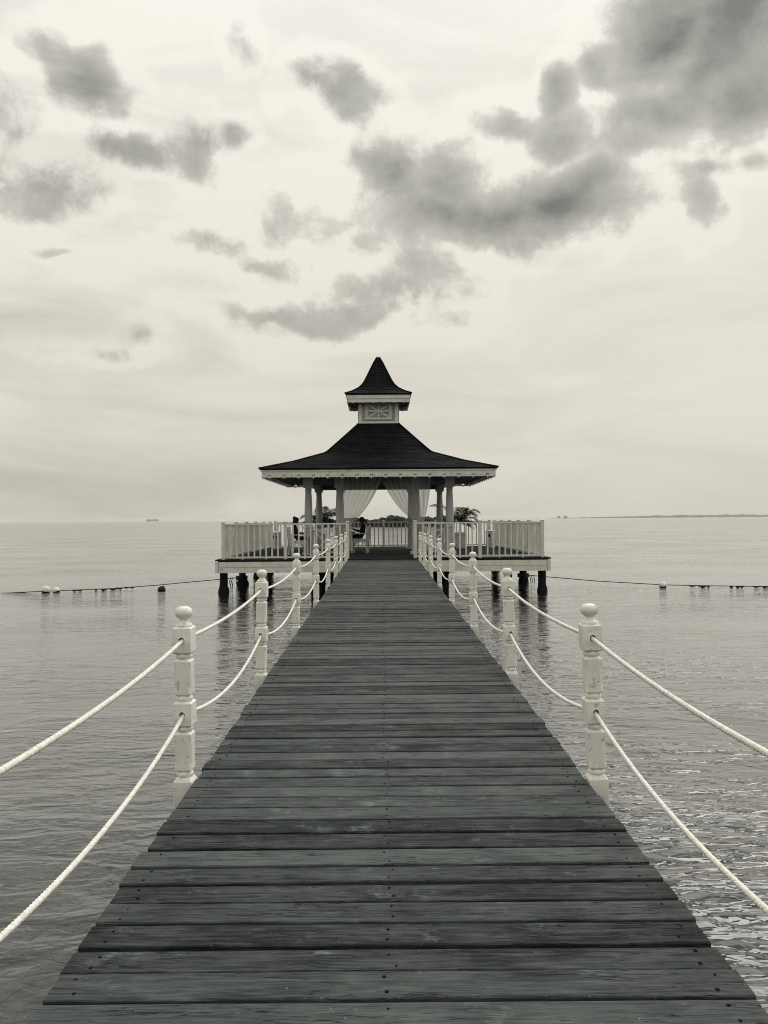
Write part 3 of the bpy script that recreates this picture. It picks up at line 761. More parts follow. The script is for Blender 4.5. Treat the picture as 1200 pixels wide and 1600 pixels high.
# scalloped fascia cut from a board: a filled 2-D outline with real openings
def lambrequin_mesh(L, hgt, period, scal, pend, holes=True, thick=.022):
    cu = bpy.data.curves.new('tmp', 'CURVE'); cu.dimensions = '2D'; cu.fill_mode = 'BOTH'; cu.extrude = thick / 2
    pts = []
    n = max(2, int(round(L / period))); p = L / n; ns = 4; sw = p / ns
    for i in range(n):
        x0 = -L / 2 + i * p
        for k in range(ns):
            a = x0 + k * sw
            if k == 2:   # pendant in the middle of the period
                pts += [(a - .013, -pend * .15), (a - .020, -pend * .5), (a - .006, -pend), (a + .006, -pend), (a + .020, -pend * .5), (a + .013, -pend * .15)]
            else:
                pts.append((a, 0.0) if not (i == 0 and k == 0) else (a, -.004))
            for q in (.25, .5, .75):
                pts.append((a + sw * q, -scal * 1.0 + scal * (1 - math.sin(PI * q))))
    pts.append((L / 2, -.004))
    pts = pts + [(L / 2, hgt), (-L / 2, hgt)]
    def poly(ps):
        sp = cu.splines.new('POLY'); sp.points.add(len(ps) - 1); sp.use_cyclic_u = True
        for w_, (x, z) in zip(sp.points, ps): w_.co = (x, z, 0, 1)
    poly(pts)
    if holes:
        for i in range(n):
            cx = -L / 2 + (i + .5) * p
            for a in (-66, -33, 0, 33, 66):
                ux, uz = math.sin(R(a)), math.cos(R(a)); r0, r1, w_ = .018, .085, .0125
                bx, bz = cx, .012
                poly([(bx + ux * r0, bz + uz * r0), (bx + ux * (r0 + r1) / 2 - uz * w_, bz + uz * (r0 + r1) / 2 + ux * w_), (bx + ux * r1, bz + uz * r1), (bx + ux * (r0 + r1) / 2 + uz * w_, bz + uz * (r0 + r1) / 2 - ux * w_)])
            if i < n - 1:
                mx = cx + p / 2
                for (dx, dz) in ((-.05, .028), (0, .042), (.05, .028)):
                    poly([(mx + dx - .013, dz), (mx + dx, dz - .013), (mx + dx + .013, dz), (mx + dx, dz + .013)])
    tmp = bpy.data.objects.new('tmp', cu); COL.objects.link(tmp)
    dg = bpy.context.evaluated_depsgraph_get(); dg.update()
    me = bpy.data.meshes.new_from_object(tmp.evaluated_get(dg))
    bpy.data.objects.remove(tmp); bpy.data.curves.remove(cu)
    me.name = 'fascia_trim'; me.materials.clear(); me.materials.append(M['paint_trim'])
    return me
def four_sides(name, me, d, z, parent):
    for k in range(4):
        a = k * PI / 2
        o = link(name, me, parent, (d * math.sin(a), -d * math.cos(a), z)); o.rotation_euler = (PI / 2, 0, a)
lm = lambrequin_mesh(2 * EV - .03, .23, .495, .028, .075)
four_sides('fascia_trim', lm, EV, H0 + 1.465, pav)
lat = lambrequin_mesh(2 * EV + .02, .05, 9.0, .0, .0, holes=False, thick=.012) if False else None
for k in range(4):
    a = k * PI / 2; mb = MB(); mb.box(-EV - .02, EV + .02, -.016, .016, 0, .035)
    o = mb.build('drip_board', M['paint_trim'], pav, loc=((EV + .0285) * math.sin(a), -(EV + .0285) * math.cos(a), H0 + 1.66)); o.rotation_euler = (0, 0, a)

# roofs: four-sided profiles covered with separate shingle tabs
def pyramid(prof, name, parent, expo, wmin, wmax, seed):
    rnd = random.Random(seed)
    base = MB(); rings = [[(-r, -r, z), (r, -r, z), (r, r, z), (-r, r, z)] for r, z in prof]
    r0, z0 = prof[0]
    base.loft([[(-r0 + .02, -r0 + .02, z0 - .045), (r0 - .02, -r0 + .02, z0 - .045), (r0 - .02, r0 - .02, z0 - .045), (-r0 + .02, r0 - .02, z0 - .045)]] + rings)
    roof = base.build(name, M['roof_base'], parent)
    # walk up the slope
    pts = [prof[0]]
    for (ra, za), (rb, zb) in zip(prof, prof[1:]):
        L = math.hypot(ra - rb, zb - za); n = max(1, int(round(L / expo)))
        for k in range(1, n + 1): pts.append((ra + (rb - ra) * k / n, za + (zb - za) * k / n))
    tabs = MB()
    for i in range(len(pts) - 1):
        (ra, za), (rb, zb) = pts[i], pts[i + 1]
        dr, dz = rb - ra, zb - za; L = math.hypot(dr, dz) or 1
        nr, nz = dz / L, -dr / L           # outward normal in the (r,z) plane
        for s in range(4):
            ca, sa = math.cos(s * PI / 2), math.sin(s * PI / 2)
            def P_(x, r, z): return (x * ca + r * sa, x * sa - r * ca, z)
            x = -ra
            while x < ra - .001:
                w = rnd.uniform(wmin, wmax); x2 = min(x + w, ra)
                if ra - x2 < wmin * .4: x2 = ra
                lo = .016 + rnd.uniform(0, .008); up = .004
                k0 = rb / ra if ra else 0
                drop = rnd.uniform(-.008, .012)
                g = .003
                f = lambda xx: max(-rb, min(rb, xx)) if True else xx
                ya0 = ra + nr * lo - dr / L * drop; za0 = za + nz * lo - dz / L * drop
                xa, xb_ = x + g, x2 - g
                vs = [P_(xa, ya0, za0), P_(xb_, ya0, za0), P_(f(xb_), rb + nr * up, zb + nz * up), P_(f(xa), rb + nr * up, zb + nz * up),
                      P_(xa, ra, za - .001), P_(xb_, ra, za - .001)]
                tabs.add(vs, [(0, 1, 2, 3), (4, 5, 1, 0)])
                x = x2
    me = bpy.data.meshes.new('shingles'); me.from_pydata(tabs.v, [], tabs.f); me.materials.append(M['shingle'])
    tag(link('shingles', me, roof), kind='stuff')
    for sx, sy in ((-1, -1), (1, -1), (1, 1), (-1, 1)):
        hp = MB(); hp.tube([(sx * (r + .012), sy * (r + .012), z + .012) for r, z in prof], [.035] * (len(prof) - 1) + [.02], 6); hp.build('hip_cap', M['roof_base'], roof)
    return roof
pyramid([(4.04, H0 + 1.745), (3.0, H0 + 2.045), (1.96, H0 + 2.43), (1.86, H0 + 2.50), (1.32, H0 + 3.05), (.80, H0 + 3.59), (.765, H0 + 3.66)], 'roof', pav, .14, .16, .34, 1)
# lantern
LH = .745
lan = MB().box(-LH + .03, LH - .03, -LH + .03, LH - .03, H0 + 3.60, H0 + 4.62).build('lantern', M['paint_trim'], pav)
for s in range(4):
    a = s * PI / 2
    def place(mb, name, d=0.0):
        o = mb.build(name, M['paint_trim'], lan); o.rotation_euler = (0, 0, a); return o
    zb = H0 + 3.655
    for k in range(7):   # lapped boards
        z0 = zb + k * .14
        mb = MB(); y1 = -LH + .03
        mb.add([(-LH + .05, y1 - .028, z0), (LH - .05, y1 - .028, z0), (LH - .05, y1 - .006, z0 + .138), (-LH + .05, y1 - .006, z0 + .138), (-LH + .05, y1, z0), (LH - .05, y1, z0)], [(0, 1, 2, 3), (4, 5, 1, 0)])
        o = place(mb, 'siding_board'); o.data.materials[0] = M['siding_shade']
    yf = -LH - .004
    for sx in (-1, 1): place(MB().box(sx * (LH - .05) - .055, sx * (LH - .05) + .055, yf - .012, yf + .05, zb - .02, zb + .98), 'corner_board')
    place(MB().box(-LH + .11, LH - .11, yf - .010, yf + .03, zb - .02, zb + .09), 'skirt_board')
    # framed panel with crossed battens
    x0, x1, z0, z1 = -.50, .50, zb + .15, zb + .80
    fr = MB()
    fr.box(x0, x1, yf - .045, yf + .01, z1 - .07, z1).box(x0, x1, yf - .045, yf + .01, z0, z0 + .07)
    fr.box(x0, x0 + .09, yf - .045, yf + .01, z0 + .0705, z1 - .0705).box(x1 - .09, x1, yf - .045, yf + .01, z0 + .0705, z1 - .0705)
    place(fr, 'panel_frame')
    cxm, czm = 0, (z0 + z1) / 2; bt = MB()
    ix0, ix1, iz0, iz1 = x0 + .095, x1 - .095, z0 + .075, z1 - .075
    for (p, q, o_) in (((ix0, iz0), (ix1, iz1), 0), ((ix0, iz1), (ix1, iz0), .002), ((cxm, iz0), (cxm, iz1), .004), ((ix0, czm), (ix1, czm), .006)):
        bt.beam((p[0], yf - .010 - o_ / 2, p[1]), (q[0], yf - .010 - o_ / 2, q[1]), .030 + o_, .055, up=(0, 0, 1) if p[0] != q[0] else (1, 0, 0))
    place(bt, 'crossed_battens')
ce = 1.165
MB().box(-ce + .02, ce - .02, -ce + .02, ce - .02, H0 + 4.60, H0 + 4.64).build('lantern_soffit', M['ceiling'], lan)
for s in range(4):
    a = s * PI / 2
    for xx in (-.9, -.45, 0, .45, .9):
        mb = MB(); mb.beam((xx, -LH - .06, H0 + 4.52), (xx, -ce + .03, H0 + 4.57), .05, .08); o = mb.build('rafter_end', M['ceiling'], lan); o.rotation_euler = (0, 0, a)
l2 = lambrequin_mesh(2 * ce - .03, .145, .40, .022, .05, holes=False)
four_sides('fascia_trim', l2, ce, H0 + 4.42, lan)
for s in range(4):
    a = s * PI / 2; mb = MB(); mb.box(-ce - .02, ce + .02, -.02, .02, 0, .14)
    o = mb.build('fascia_board', M['paint_trim'], lan, loc=((ce + .012) * math.sin(a), -(ce + .012) * math.cos(a), H0 + 4.545)); o.rotation_euler = (0, 0, a)
pyramid([(1.24, H0 + 4.73), (.98, H0 + 4.85), (.74, H0 + 5.01), (.60, H0 + 5.16), (.50, H0 + 5.33), (.34, H0 + 5.68), (.17, H0 + 6.06), (.045, H0 + 6.30), (.02, H0 + 6.335)], 'lantern_roof', pav, .12, .13, .26, 2)

# fretwork panels between the front columns
def fret(side):
    x0, x1 = IX + .155, CX - .155
    t = MB(); y = -CY; zb, zt = .09, .87
    def X(u): return side * (x0 + (x1 - x0) * u)      # u = 0 inner, 1 outer
    def bar(u0, z0, u1, z1, w=.05, o_=0.0):
        mb = MB(); mb.beam((X(u0), y, z0), (X(u1), y, z1), .045 - o_, w, up=(0, 0, 1) if abs(u0 - u1) > .01 else (1, 0, 0)); return mb
    o = bar(0, zt, 1, zt, .07).build('fret_rail', M['paint_rail'], pav); bar(0, zb, 1, zb, .07).build('rail', M['paint_rail'], o)
    h = zt - zb
    zi0, zi1 = zb + .035, zt - .035
    for k, (u0, z0, u1, z1) in enumerate(((.02, zi0, .02, zi1), (.98, zi0, .98, zi1), (.5, zi0, .5, zi1), (.045, zb + h * .72, .475, zb + h * .72), (.045, zb + h * .30, .475, zb + h * .30), (.95, zi1, .525, zb + h * .5), (.95, zi0, .525, zb + h * .5))):
        bar(u0, z0, u1, z1, .045, .004 + .002 * (k % 3)).build('fret_bar', M['paint_rail'], o)
fret(-1); fret(1)

# ------------------------------------------------------------------ curtains
def curtain(label, xt0, xt1, g0, g1, zg, belly, tail, seed):
    rnd = random.Random(seed); nc = 90; nr = 26; nt = 14
    yb = YC - CY - .20; zt = CAMZ + 1.56
    ph = [rnd.uniform(0, 6.28) for _ in range(4)]
    verts = []; faces = []
    for i in range(nc + 1):
        s = i / nc
        T = Vector((xt0 + (xt1 - xt0) * s, yb, zt)); G = Vector((g0 + (g1 - g0) * s, yb, zg + .02 * math.sin(s * 9)))
        k = belly
        C1 = Vector((T.x + .20 * (G.x - T.x), yb, zt - .42 * (zt - zg))); C2 = Vector((T.x + k * (G.x - T.x), yb, zg + .20 * (zt - zg)))
        for r in range(nr + 1):
            t = r / nr
            p = T * (1 - t) ** 3 + C1 * (3 * t * (1 - t) ** 2) + C2 * (3 * t * t * (1 - t)) + G * t ** 3
            am = .055 * (1 - .55 * t)
            fo = math.sin(s * 2 * PI * 9 + ph[0] + .8 * math.sin(s * 5 + ph[1])) + .5 * math.sin(s * 2 * PI * 17 + ph[2] + t * 1.5)
            verts.append((p.x + .012 * fo * (1 - t * .5), p.y + am * fo, p.z))
        for r in range(1, nt + 1):
            u = r / nt
            spread = 1 + tail[0] * math.sin(u * PI / 2)
            gm = (g0 + g1) / 2
            x = gm + (G.x - gm) * spread + tail[1] * u
            z = zg - (zg - PZ - tail[2]) * u
            fo = math.sin(s * 2 * PI * 9 + ph[0] + .8 * math.sin(s * 5 + ph[1])) + .5 * math.sin(s * 2 * PI * 17 + ph[2] + 1.5)
            verts.append((x + .01 * fo, yb + .035 * fo * (1 + u), z + .02 * math.sin(s * 7)))
    k = nr + nt + 1
    for i in range(nc):
        for r in range(k - 1): faces.append((i * k + r, (i + 1) * k + r, (i + 1) * k + r + 1, i * k + r + 1))
    t = thing('curtain', label, 'curtain', (0, 0, 0), group='sheer curtains of the pavilion')
    me = bpy.data.meshes.new('cloth'); me.from_pydata(verts, [], faces); me.materials.append(M['sheer'])
    me.polygons.foreach_set('use_smooth', [True] * len(me.polygons)); link('cloth', me, t)
    mb = MB(); gx = (g0 + g1) / 2; hw = abs(g1 - g0) / 2 + .03
    mb.tube([(gx + hw * math.cos(a), yb + .10 * math.sin(a), zg + .015 * math.sin(2 * a)) for a in [2 * PI * q / 20 for q in range(21)]], .022, 6)
    mb.build('tie_band', M['sheer'], t, smooth=True)
curtain('sheer curtain swept aside left of the entrance, behind the seated reader', -1.62, 0.03, -1.58, -1.10, CAMZ - .17, .60, (.15, .02, .15), 4)
curtain('sheer curtain tied back right of the entrance, gathered at the column', 1.78, -0.03, 1.50, 1.20, CAMZ - .10, .58, (.35, .14, .12), 8)

# ------------------------------------------------------------------ chairs
def make_chair(name):
    """faces local +x; origin under the seat on the floor"""
    t = link(name, None)
    W_ = .27
    for sy in (-1, 1):
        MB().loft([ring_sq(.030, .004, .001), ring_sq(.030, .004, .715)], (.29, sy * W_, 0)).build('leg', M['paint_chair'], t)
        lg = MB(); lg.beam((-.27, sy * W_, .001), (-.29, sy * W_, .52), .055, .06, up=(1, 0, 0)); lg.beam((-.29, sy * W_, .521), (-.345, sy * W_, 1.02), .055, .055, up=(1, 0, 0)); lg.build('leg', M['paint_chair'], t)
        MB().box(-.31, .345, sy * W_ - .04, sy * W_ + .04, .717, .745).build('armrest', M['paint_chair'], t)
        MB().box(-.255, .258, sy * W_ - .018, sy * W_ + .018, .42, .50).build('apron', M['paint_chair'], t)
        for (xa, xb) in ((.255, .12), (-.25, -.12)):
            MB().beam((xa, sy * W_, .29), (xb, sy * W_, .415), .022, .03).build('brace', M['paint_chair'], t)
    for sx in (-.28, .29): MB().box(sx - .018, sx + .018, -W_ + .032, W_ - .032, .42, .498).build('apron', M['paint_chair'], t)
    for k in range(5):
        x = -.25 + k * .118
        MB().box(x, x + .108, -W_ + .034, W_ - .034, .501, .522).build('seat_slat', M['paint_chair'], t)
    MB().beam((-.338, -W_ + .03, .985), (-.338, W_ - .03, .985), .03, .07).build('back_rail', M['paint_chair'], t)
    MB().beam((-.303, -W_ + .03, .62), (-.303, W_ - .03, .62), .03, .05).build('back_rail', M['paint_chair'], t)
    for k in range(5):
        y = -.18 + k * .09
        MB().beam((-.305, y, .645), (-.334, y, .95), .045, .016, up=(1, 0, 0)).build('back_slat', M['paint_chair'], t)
    return t
c1 = make_chair('armchair'); c1.location = (-.805, 28.9, PZ); c1.rotation_euler = (0, 0, PI - .10)
tag(c1, 'pale wooden armchair in the pavilion entrance, under the seated reader', 'chair', 'armchairs in the pavilion')
c2 = copy_tree(c1); c2.location = (-2.98, 27.35, PZ); c2.rotation_euler = (0, 0, .30)
tag(c2, 'pale wooden armchair behind the front railing, left of the columns', 'chair')

# ------------------------------------------------------------------ people
def skin_mesh(verts, edges, radii, root=0, sub=2):
    me = bpy.data.meshes.new('tmp'); me.from_pydata(verts, edges, [])
    o = bpy.data.objects.new('tmp', me); COL.objects.link(o)
    md = o.modifiers.new('skin', 'SKIN'); md.use_smooth_shade = True
    for i, r in enumerate(radii):
        sv = me.skin_vertices[0].data[i]; sv.radius = (r, r) if not isinstance(r, tuple) else r; sv.use_root = (i == root)
    ss = o.modifiers.new('sub', 'SUBSURF'); ss.levels = sub; ss.render_levels = sub
    dg = bpy.context.evaluated_depsgraph_get(); dg.update()
    out = bpy.data.meshes.new_from_object(o.evaluated_get(dg))
    bpy.data.objects.remove(o)
    return out
def make_person(label, loc, rz, crossed, look=0.0, ponytail=True, reading=True):
    t = thing('person', label, 'person', loc, rz, group='people seated in the pavilion')
    V = []; E = []; Rr = []
    def add(p, r, par=None):
        V.append(p); Rr.append(r)
        if par is not None: E.append((par, len(V) - 1))
        return len(V) - 1
    pel = add((-.06, 0, .625), (.13, .11)); sp = add((-.10, 0, .78), (.125, .10), pel); ch = add((-.13, 0, .96), (.135, .105), sp)
    nb = add((-.11, 0, 1.085), .06, ch); nk = add((-.09, 0, 1.13), .052, nb)
    hl = add((-.065, 0, 1.175), .070, nk); hm = add((-.06, 0, 1.235), .092, hl); ht = add((-.065, 0, 1.30), .072, hm)
    add((.045, 0, 1.215), .014, hm); add((.022, 0, 1.165), .026, hl)
    for s in (-1, 1):
        sh = add((-.12, s * .165, 1.03), .056, ch)
        if reading:
            e = add((-.02, s * .235, .80), .043, sh); w = add((.20, s * .12, .87), .029, e); pm = add((.265, s * .085, .905), .030, w)
        else:
            e = add((-.06, s * .25, .80), .043, sh); w = add((.14, s * .262, .785), .029, e); pm = add((.20, s * .262, .782), .030, w)
        for k in range(4):
            o_ = (k - 1.5) * .019
            f1 = add((V[pm][0] + .05, V[pm][1] + o_ - s * .01, V[pm][2] + .015 - abs(o_) * .3), .009, pm); add((V[f1][0] + .026, V[f1][1] - s * .012, V[f1][2] - .006), .008, f1)
        th = add((V[pm][0] + .012, V[pm][1] - s * .036, V[pm][2] + .014), .010, pm); add((V[th][0] + .028, V[th][1] - s * .006, V[th][2] + .012), .009, th)
        hp = add((-.02, s * .095, .61), .088, pel)
        if crossed and s > 0:
            kn = add((.42, s * .03, .80), .062, hp); cf = add((.47, -.03, .62), .053, kn); an = add((.52, -.06, .40), .036, cf); he = add((.51, -.06, .345), .036, an); add((.64, -.07, .35), .030, he)
        else:
            kn = add((.42, s * .10, .60), .062, hp); cf = add((.43, s * .10, .42), .053, kn); an = add((.44, s * .10, .11), .036, cf); he = add((.44, s * .10, .05), .036, an); add((.57, s * .11, .04), .032, he)
    me = skin_mesh(V, E, Rr)
    me.name = 'body'; me.materials.append(M['black_cloth']); me.materials.append(M['skin'])
    for p_ in me.polygons:
        c = p_.center
        hand = c.x > .235 - (.08 if not reading else 0) and c.z > .76 and (abs(c.y) > .045) and c.x < .40 and (c.z > .86 or not reading)
        p_.material_index = 1 if (c.z > 1.10 or hand) else 0
    body = link('body', me, t)
    # hair: a cap over the skull, with a tail at the back
    hv = []; hf = []; n1, n2 = 18, 12
    for i in range(n2 + 1):
        ph = PI * .64 * i / n2
        for k in range(n1):
            th = 2 * PI * k / n1
            rr = .108 * (1 + .05 * math.sin(th * 5 + i))
            front = max(0, math.cos(th))
            lim = ph * (1 - .38 * front)
            hv.append((-.066 + rr * 1.05 * math.sin(lim) * math.cos(th), rr * .98 * math.sin(lim) * math.sin(th), 1.238 + rr * 1.08 * math.cos(lim)))
    for i in range(n2):
        for k in range(n1):
            j = (k + 1) % n1; hf.append((i * n1 + k, i * n1 + j, (i + 1) * n1 + j, (i + 1) * n1 + k))
    hb = MB(); hb.add(hv, hf)
    if ponytail:
        hb.tube([(-.15, 0, 1.22), (-.19, 0, 1.20), (-.235, .0, 1.15), (-.265, .0, 1.08), (-.27, 0, 1.02)], [.022, .034, .036, .028, .006], 10)
    else:
        hb.tube([(-.10, 0, 1.30), (-.14, 0, 1.345), (-.16, 0, 1.365)], [.05, .062, .03], 10)
        hb.tube([(-.13, 0, 1.22), (-.165, 0, 1.14), (-.17, 0, 1.05)], [.07, .085, .03], 10)
    hb.build('hair', M['hair'], t, smooth=True, sharp=60)
    return t
p1 = make_person('person in dark clothes with tied-back hair reading in the pavilion entrance', (-.805, 28.9, PZ), PI - .10, True)
p2 = make_person('person in dark clothes seated at the left side of the pavilion behind the railing', (-2.98, 27.35, PZ), .30, False, ponytail=False, reading=False)
mb = MB(); mb.cbox((0, 0, 0), (.012, .16, .22), .0)
bk = mb.build('booklet', M['paper'], loc=(-1.135, 28.85, PZ + .985)); bk.rotation_euler = (0, R(42), PI - .10 - PI)
tag(bk, 'white booklet held up by the reader in the entrance', 'booklet')

# ------------------------------------------------------------------ planters, palms and bins
def planter(label, loc):
    t = thing('planter', label, 'planter', loc, group='white planters behind the columns')
    MB().loft([ring_sq(.17, .01, .001), ring_sq(.24, .01, .60), ]).build('tub', M['paint_rail'], t)
    rim = MB(); rim.loft([ring_sq(.265, .01, .601), ring_sq(.265, .01, .67), ring_sq(.22, .01, .67), ring_sq(.22, .01, .63)], cap=False); rim.build('rim', M['paint_rail'], t)
    MB().loft([ring_sq(.219, .01, .605), ring_sq(.219, .01, .645)]).build('soil', M['soil'], t)
def palm(label, loc, seed, fr):
    rnd = random.Random(seed)
    t = thing('palm', label, 'palm', loc, group='potted palms in the pavilion')
    tr = MB(); prof = []
    for k in range(9):
        prof.append((.055 + .012 * (k % 2) - .002 * k, -.02 + k * .055))
    tr.lathe(prof, 10); tr.build('trunk', M['palm_trunk'], t)
    for (az_, el_, L, droop) in fr:
        mb = MB(); n = 26; az_ = R(az_); d = Vector((math.cos(az_), math.sin(az_), 0)); side = Vector((-d.y, d.x, 0))
        pts = []; p = Vector((0, 0, .38)); e = R(el_)
        for k in range(n + 1):
            pts.append(p.copy()); p += (d * math.cos(e) + Vector((0, 0, math.sin(e)))) * (L / n); e -= R(droop) / n * (.35 + 1.3 * k / n)
        mb.tube(pts[::2], [.013 * (1 - .07 * q) for q in range(len(pts[::2]))], 5)
        for k in range(4, n + 1):
            u = k / n; ll = L * .40 * math.sin(PI * (.12 + .80 * u)) ** .8
            tan = (pts[k] - pts[k - 1]).normalized()
            for s in (-1, 1):
                for q in range(2):
                    dirn = (side * s * .80 + tan * (.55 + .3 * u) + Vector((0, 0, .10 - rnd.uniform(.0, .35)))).normalized()
                    b0 = pts[k] - tan * (L / n) * .5 * q; l_ = ll * rnd.uniform(.8, 1.1); wv = tan * .011
                    mid = b0 + dirn * l_ * .55 + Vector((0, 0, .01)); tip = b0 + dirn * l_ - Vector((0, 0, .22 * l_))
                    mb.add([b0 - wv * .5, mid - wv, tip, mid + wv, b0 + wv * .5], [(0, 1, 3, 4), (1, 2, 3)])
        me = bpy.data.meshes.new('frond'); me.from_pydata(mb.v, [], mb.f); me.materials.append(M['palm_leaf']); link('frond', me, t)
rp = (3.34, 32.7, PZ); lp = (-2.62, 33.1, PZ)
planter('white square planter behind the right hand columns', rp); planter('white square planter behind the left hand columns', lp)
palm('dark potted palm with arching fronds behind the right hand columns', (rp[0], rp[1], PZ + .645), 31,
     [(172, 62, 1.55, 78), (8, 52, .95, 130), (-35, 66, 1.0, 120), (35, 70, 1.05, 115), (80, 78, 1.1, 90), (-80, 76, 1.1, 95), (-120, 55, 1.0, 120), (120, 60, 1.0, 110), (-10, 30, .8, 110), (20, 10, .7, 80), (200, 30, .9, 90), (-60, 35, .9, 110), (60, 35, .9, 110), (-5, 76, 1.15, 125), (150, 36, .8, 90)])
palm('dark potted palm with arching fronds behind the left hand columns', (lp[0], lp[1], PZ + .645), 32,
     [(170, 62, 1.1, 120), (5, 58, 1.15, 118), (-30, 70, 1.15, 115), (30, 64, 1.1, 112), (85, 78, 1.2, 85), (-80, 78, 1.2, 95), (-120, 58, 1.0, 120), (120, 60, 1.0, 110), (-8, 34, .95, 100), (15, 14, .8, 70), (195, 36, .9, 90), (-60, 45, 1.0, 110), (60, 45, 1.0, 110), (0, 76, 1.25, 118), (150, 40, .8, 90)])
def bin_(label, loc, rz):
    t = thing('litter_bin', label, 'bin', loc, rz, group='white litter bins')
    # four sides, each with a round opening near the top
    n = 16; a = .15; hz = .52; r = .085; H = .70
    for s in range(4):
        inner = [(r * math.cos(2 * PI * (k + .5) / n), -a, hz + r * math.sin(2 * PI * (k + .5) / n)) for k in range(n)]
        outer = []
        for k in range(n):
            th = 2 * PI * (k + .5) / n; c, sn = math.cos(th), math.sin(th); m_ = max(abs(c), abs(sn)); up = (H - hz) if sn > 0 else hz - .001
            px_ = c / m_; pz_ = sn / m_
            if abs(px_) > .66 and abs(pz_) > .66: px_, pz_ = math.copysign(1, px_), math.copysign(1, pz_)
            outer.append((px_ * a, -a, hz + pz_ * up))
        back = [(x, y + .02, z) for x, y, z in inner]
        mb = MB(); mb.add(outer + inner + back, [(k, (k + 1) % n, n + (k + 1) % n, n + k) for k in range(n)] + [(n + k, n + (k + 1) % n, 2 * n + (k + 1) % n, 2 * n + k) for k in range(n)])
        o = mb.build('side_panel', M['paint_rail'], t); o.rotation_euler = (0, 0, s * PI / 2)
    MB().loft([ring_sq(a + .02, .008, H + .001), ring_sq(a + .02, .008, H + .03), ring_sq(a - .05, .008, H + .06)]).build('lid', M['paint_rail'], t)
    MB().box(-a + .03, a - .03, -a + .03, a - .03, .01, H - .02).build('liner', M['hole'], t)
bin_('white litter bin with round opening in the back left corner of the platform', (-4.62, 33.6, PZ), R(38))
bin_('white litter bin with round opening in the back right corner of the platform', (4.72, 33.3, PZ), R(-38))

# ------------------------------------------------------------------ float lines and buoys
def line(label, pts, weed_rng, seed):
    rnd = random.Random(seed)
    t = thing('float_line', label, 'rope', (0, 0, 0), group='float lines on the water')
    path = []
    for a, b_ in zip(pts, pts[1:]):
        a, b_ = Vector(a), Vector(b_); n = max(2, int((b_ - a).length / .25))
        for k in range(n): path.append(a.lerp(b_, k / n))
    path.append(Vector(pts[-1])); 
    MB().tube(path, .015, 6).build('cord', M['weed'], t)
    wd = MB()
    for p in path:
        if weed_rng[0] < p.x < weed_rng[1]:
            for q in range(3):
                if rnd.random() < .45:      # clumps of weed lying along the line, a few strands trailing
                    c = p + Vector((rnd.uniform(-.13, .13), rnd.uniform(-.02, .02), -.012)); l_ = rnd.uniform(.05, .16); r_ = rnd.uniform(.018, .040)
                    wd.tube([c - Vector((l_, 0, 0)), c - Vector((l_ * .4, 0, rnd.uniform(0, .03))), c + Vector((l_ * .5, 0, rnd.uniform(-.02, .01))), c + Vector((l_, 0, 0))], [.004, r_, r_ * .8, .004], 6)
                    if rnd.random() < .25: wd.tube([c, c - Vector((rnd.uniform(-.03, .03), 0, .05)), c - Vector((rnd.uniform(-.05, .05), 0, .10))], [.014, .012, .004], 5)
    tag(wd.build('hanging_weed', M['weed'], t), kind='stuff')
    kn = MB(); p0 = Vector(pts[0])
    for k in range(3): kn.tube([p0 + Vector((.20 * math.cos(a) - .0, .20 * math.sin(a), (k - 1) * .045)) + Vector((.19 if p0.x < 0 else -.19, 0, 0)) for a in [2 * PI * q / 14 for q in range(15)]], .024, 5)
    for k in range(5):
        a = rnd.uniform(-.25, .12) * (1 if p0.x < 0 else -1)
        kn.tube([p0 + Vector((a, -.12, .02)), p0 + Vector((a * 1.2, -.16, -.12)), p0 + Vector((a * 1.1 + .03, -.15, -.25 - rnd.random() * .12))], .014, 5)
    kn.build('knot', M['weed'], t)
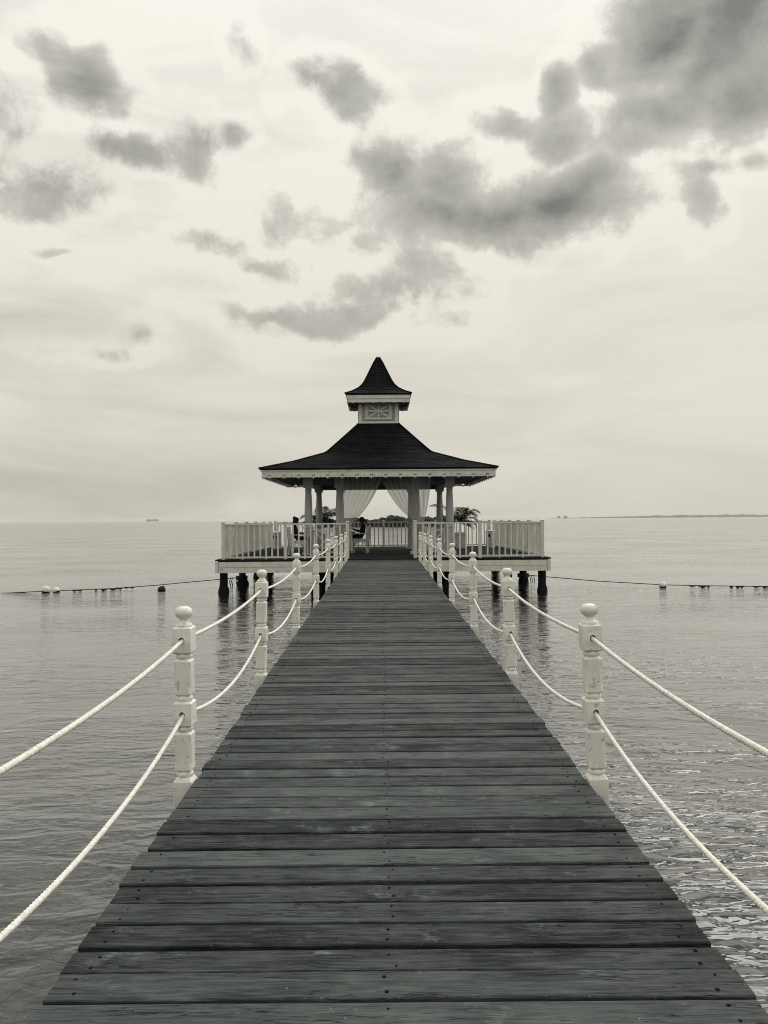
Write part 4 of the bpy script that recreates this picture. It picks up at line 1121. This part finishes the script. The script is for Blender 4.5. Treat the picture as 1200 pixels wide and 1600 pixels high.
line('dark float line from the left pile out past the white buoys', [(-5.33, 28.2, .30), (-8.0, 27.2, .13), (-9.4, 26.8, .06), (-11.5, 26.3, .035), (-12.9, 26.1, -.01)], (-10.8, -8.6), 1)
line('dark float line from the right pile out past the single white buoy', [(5.38, 28.2, .31), (7.6, 27.2, .16), (9.7, 26.4, .075), (11.5, 26.1, .05), (14.5, 25.7, .03), (20, 25.2, .02)], (10.6, 13.8), 2)
def buoy(label, loc, r, dark=False, tilt=0.0):
    t = thing('buoy', label, 'buoy', loc, group='buoys on the float lines')
    n = 10
    up = [(r * math.cos(a), r * math.sin(a)) for a in [R(-12) + R(102) * k / 8 for k in range(9)]]
    dn = [(r * 1.004 * math.cos(a), r * 1.004 * math.sin(a)) for a in [R(-80) + R(66) * k / 6 for k in range(7)]]
    o = MB().lathe(up, 20).build('float_top', M['weed'] if dark else M['buoy'], t, smooth=True); 
    MB().lathe(dn, 20).build('float_bottom', M['weed'], t, smooth=True)
    MB().lathe([(r * .16, r * .98), (r * .16, r * 1.12), (r * .08, r * 1.16)], 10).build('eye', M['weed'] if dark else M['buoy'], o)
    t.rotation_euler = (0, tilt, 0)
buoy('larger white round buoy on the left float line', (-11.42, 26.15, .08), .145, tilt=.2)
buoy('smaller white buoy touching the larger one on the left float line', (-11.13, 26.3, .05), .12, tilt=-.3)
buoy('dark weedy buoy on the left float line near the platform', (-7.62, 26.6, .02), .135, True, .5)
buoy('white round buoy alone on the right float line', (9.62, 26.3, .07), .125, tilt=-.1)

# ------------------------------------------------------------------ sea haze
mb = MB(); mb.box(-7900, 7900, -300, 7900, -2.0, 24.0)
hz = mb.build('haze', None); hz.data.materials.clear()
m = bpy.data.materials.new('sea_haze'); m.use_nodes = True; N = NT(m.node_tree); N.n.clear()
pv = N.node('ShaderNodeVolumePrincipled'); pv.inputs['Color'].default_value = (0.97, 0.96, 0.92, 1); pv.inputs['Density'].default_value = 0.000095
mo = N.node('ShaderNodeOutputMaterial'); N.l.new(pv.outputs[0], mo.inputs['Volume'])
hz.data.materials.append(m); tag(hz, kind='stuff')
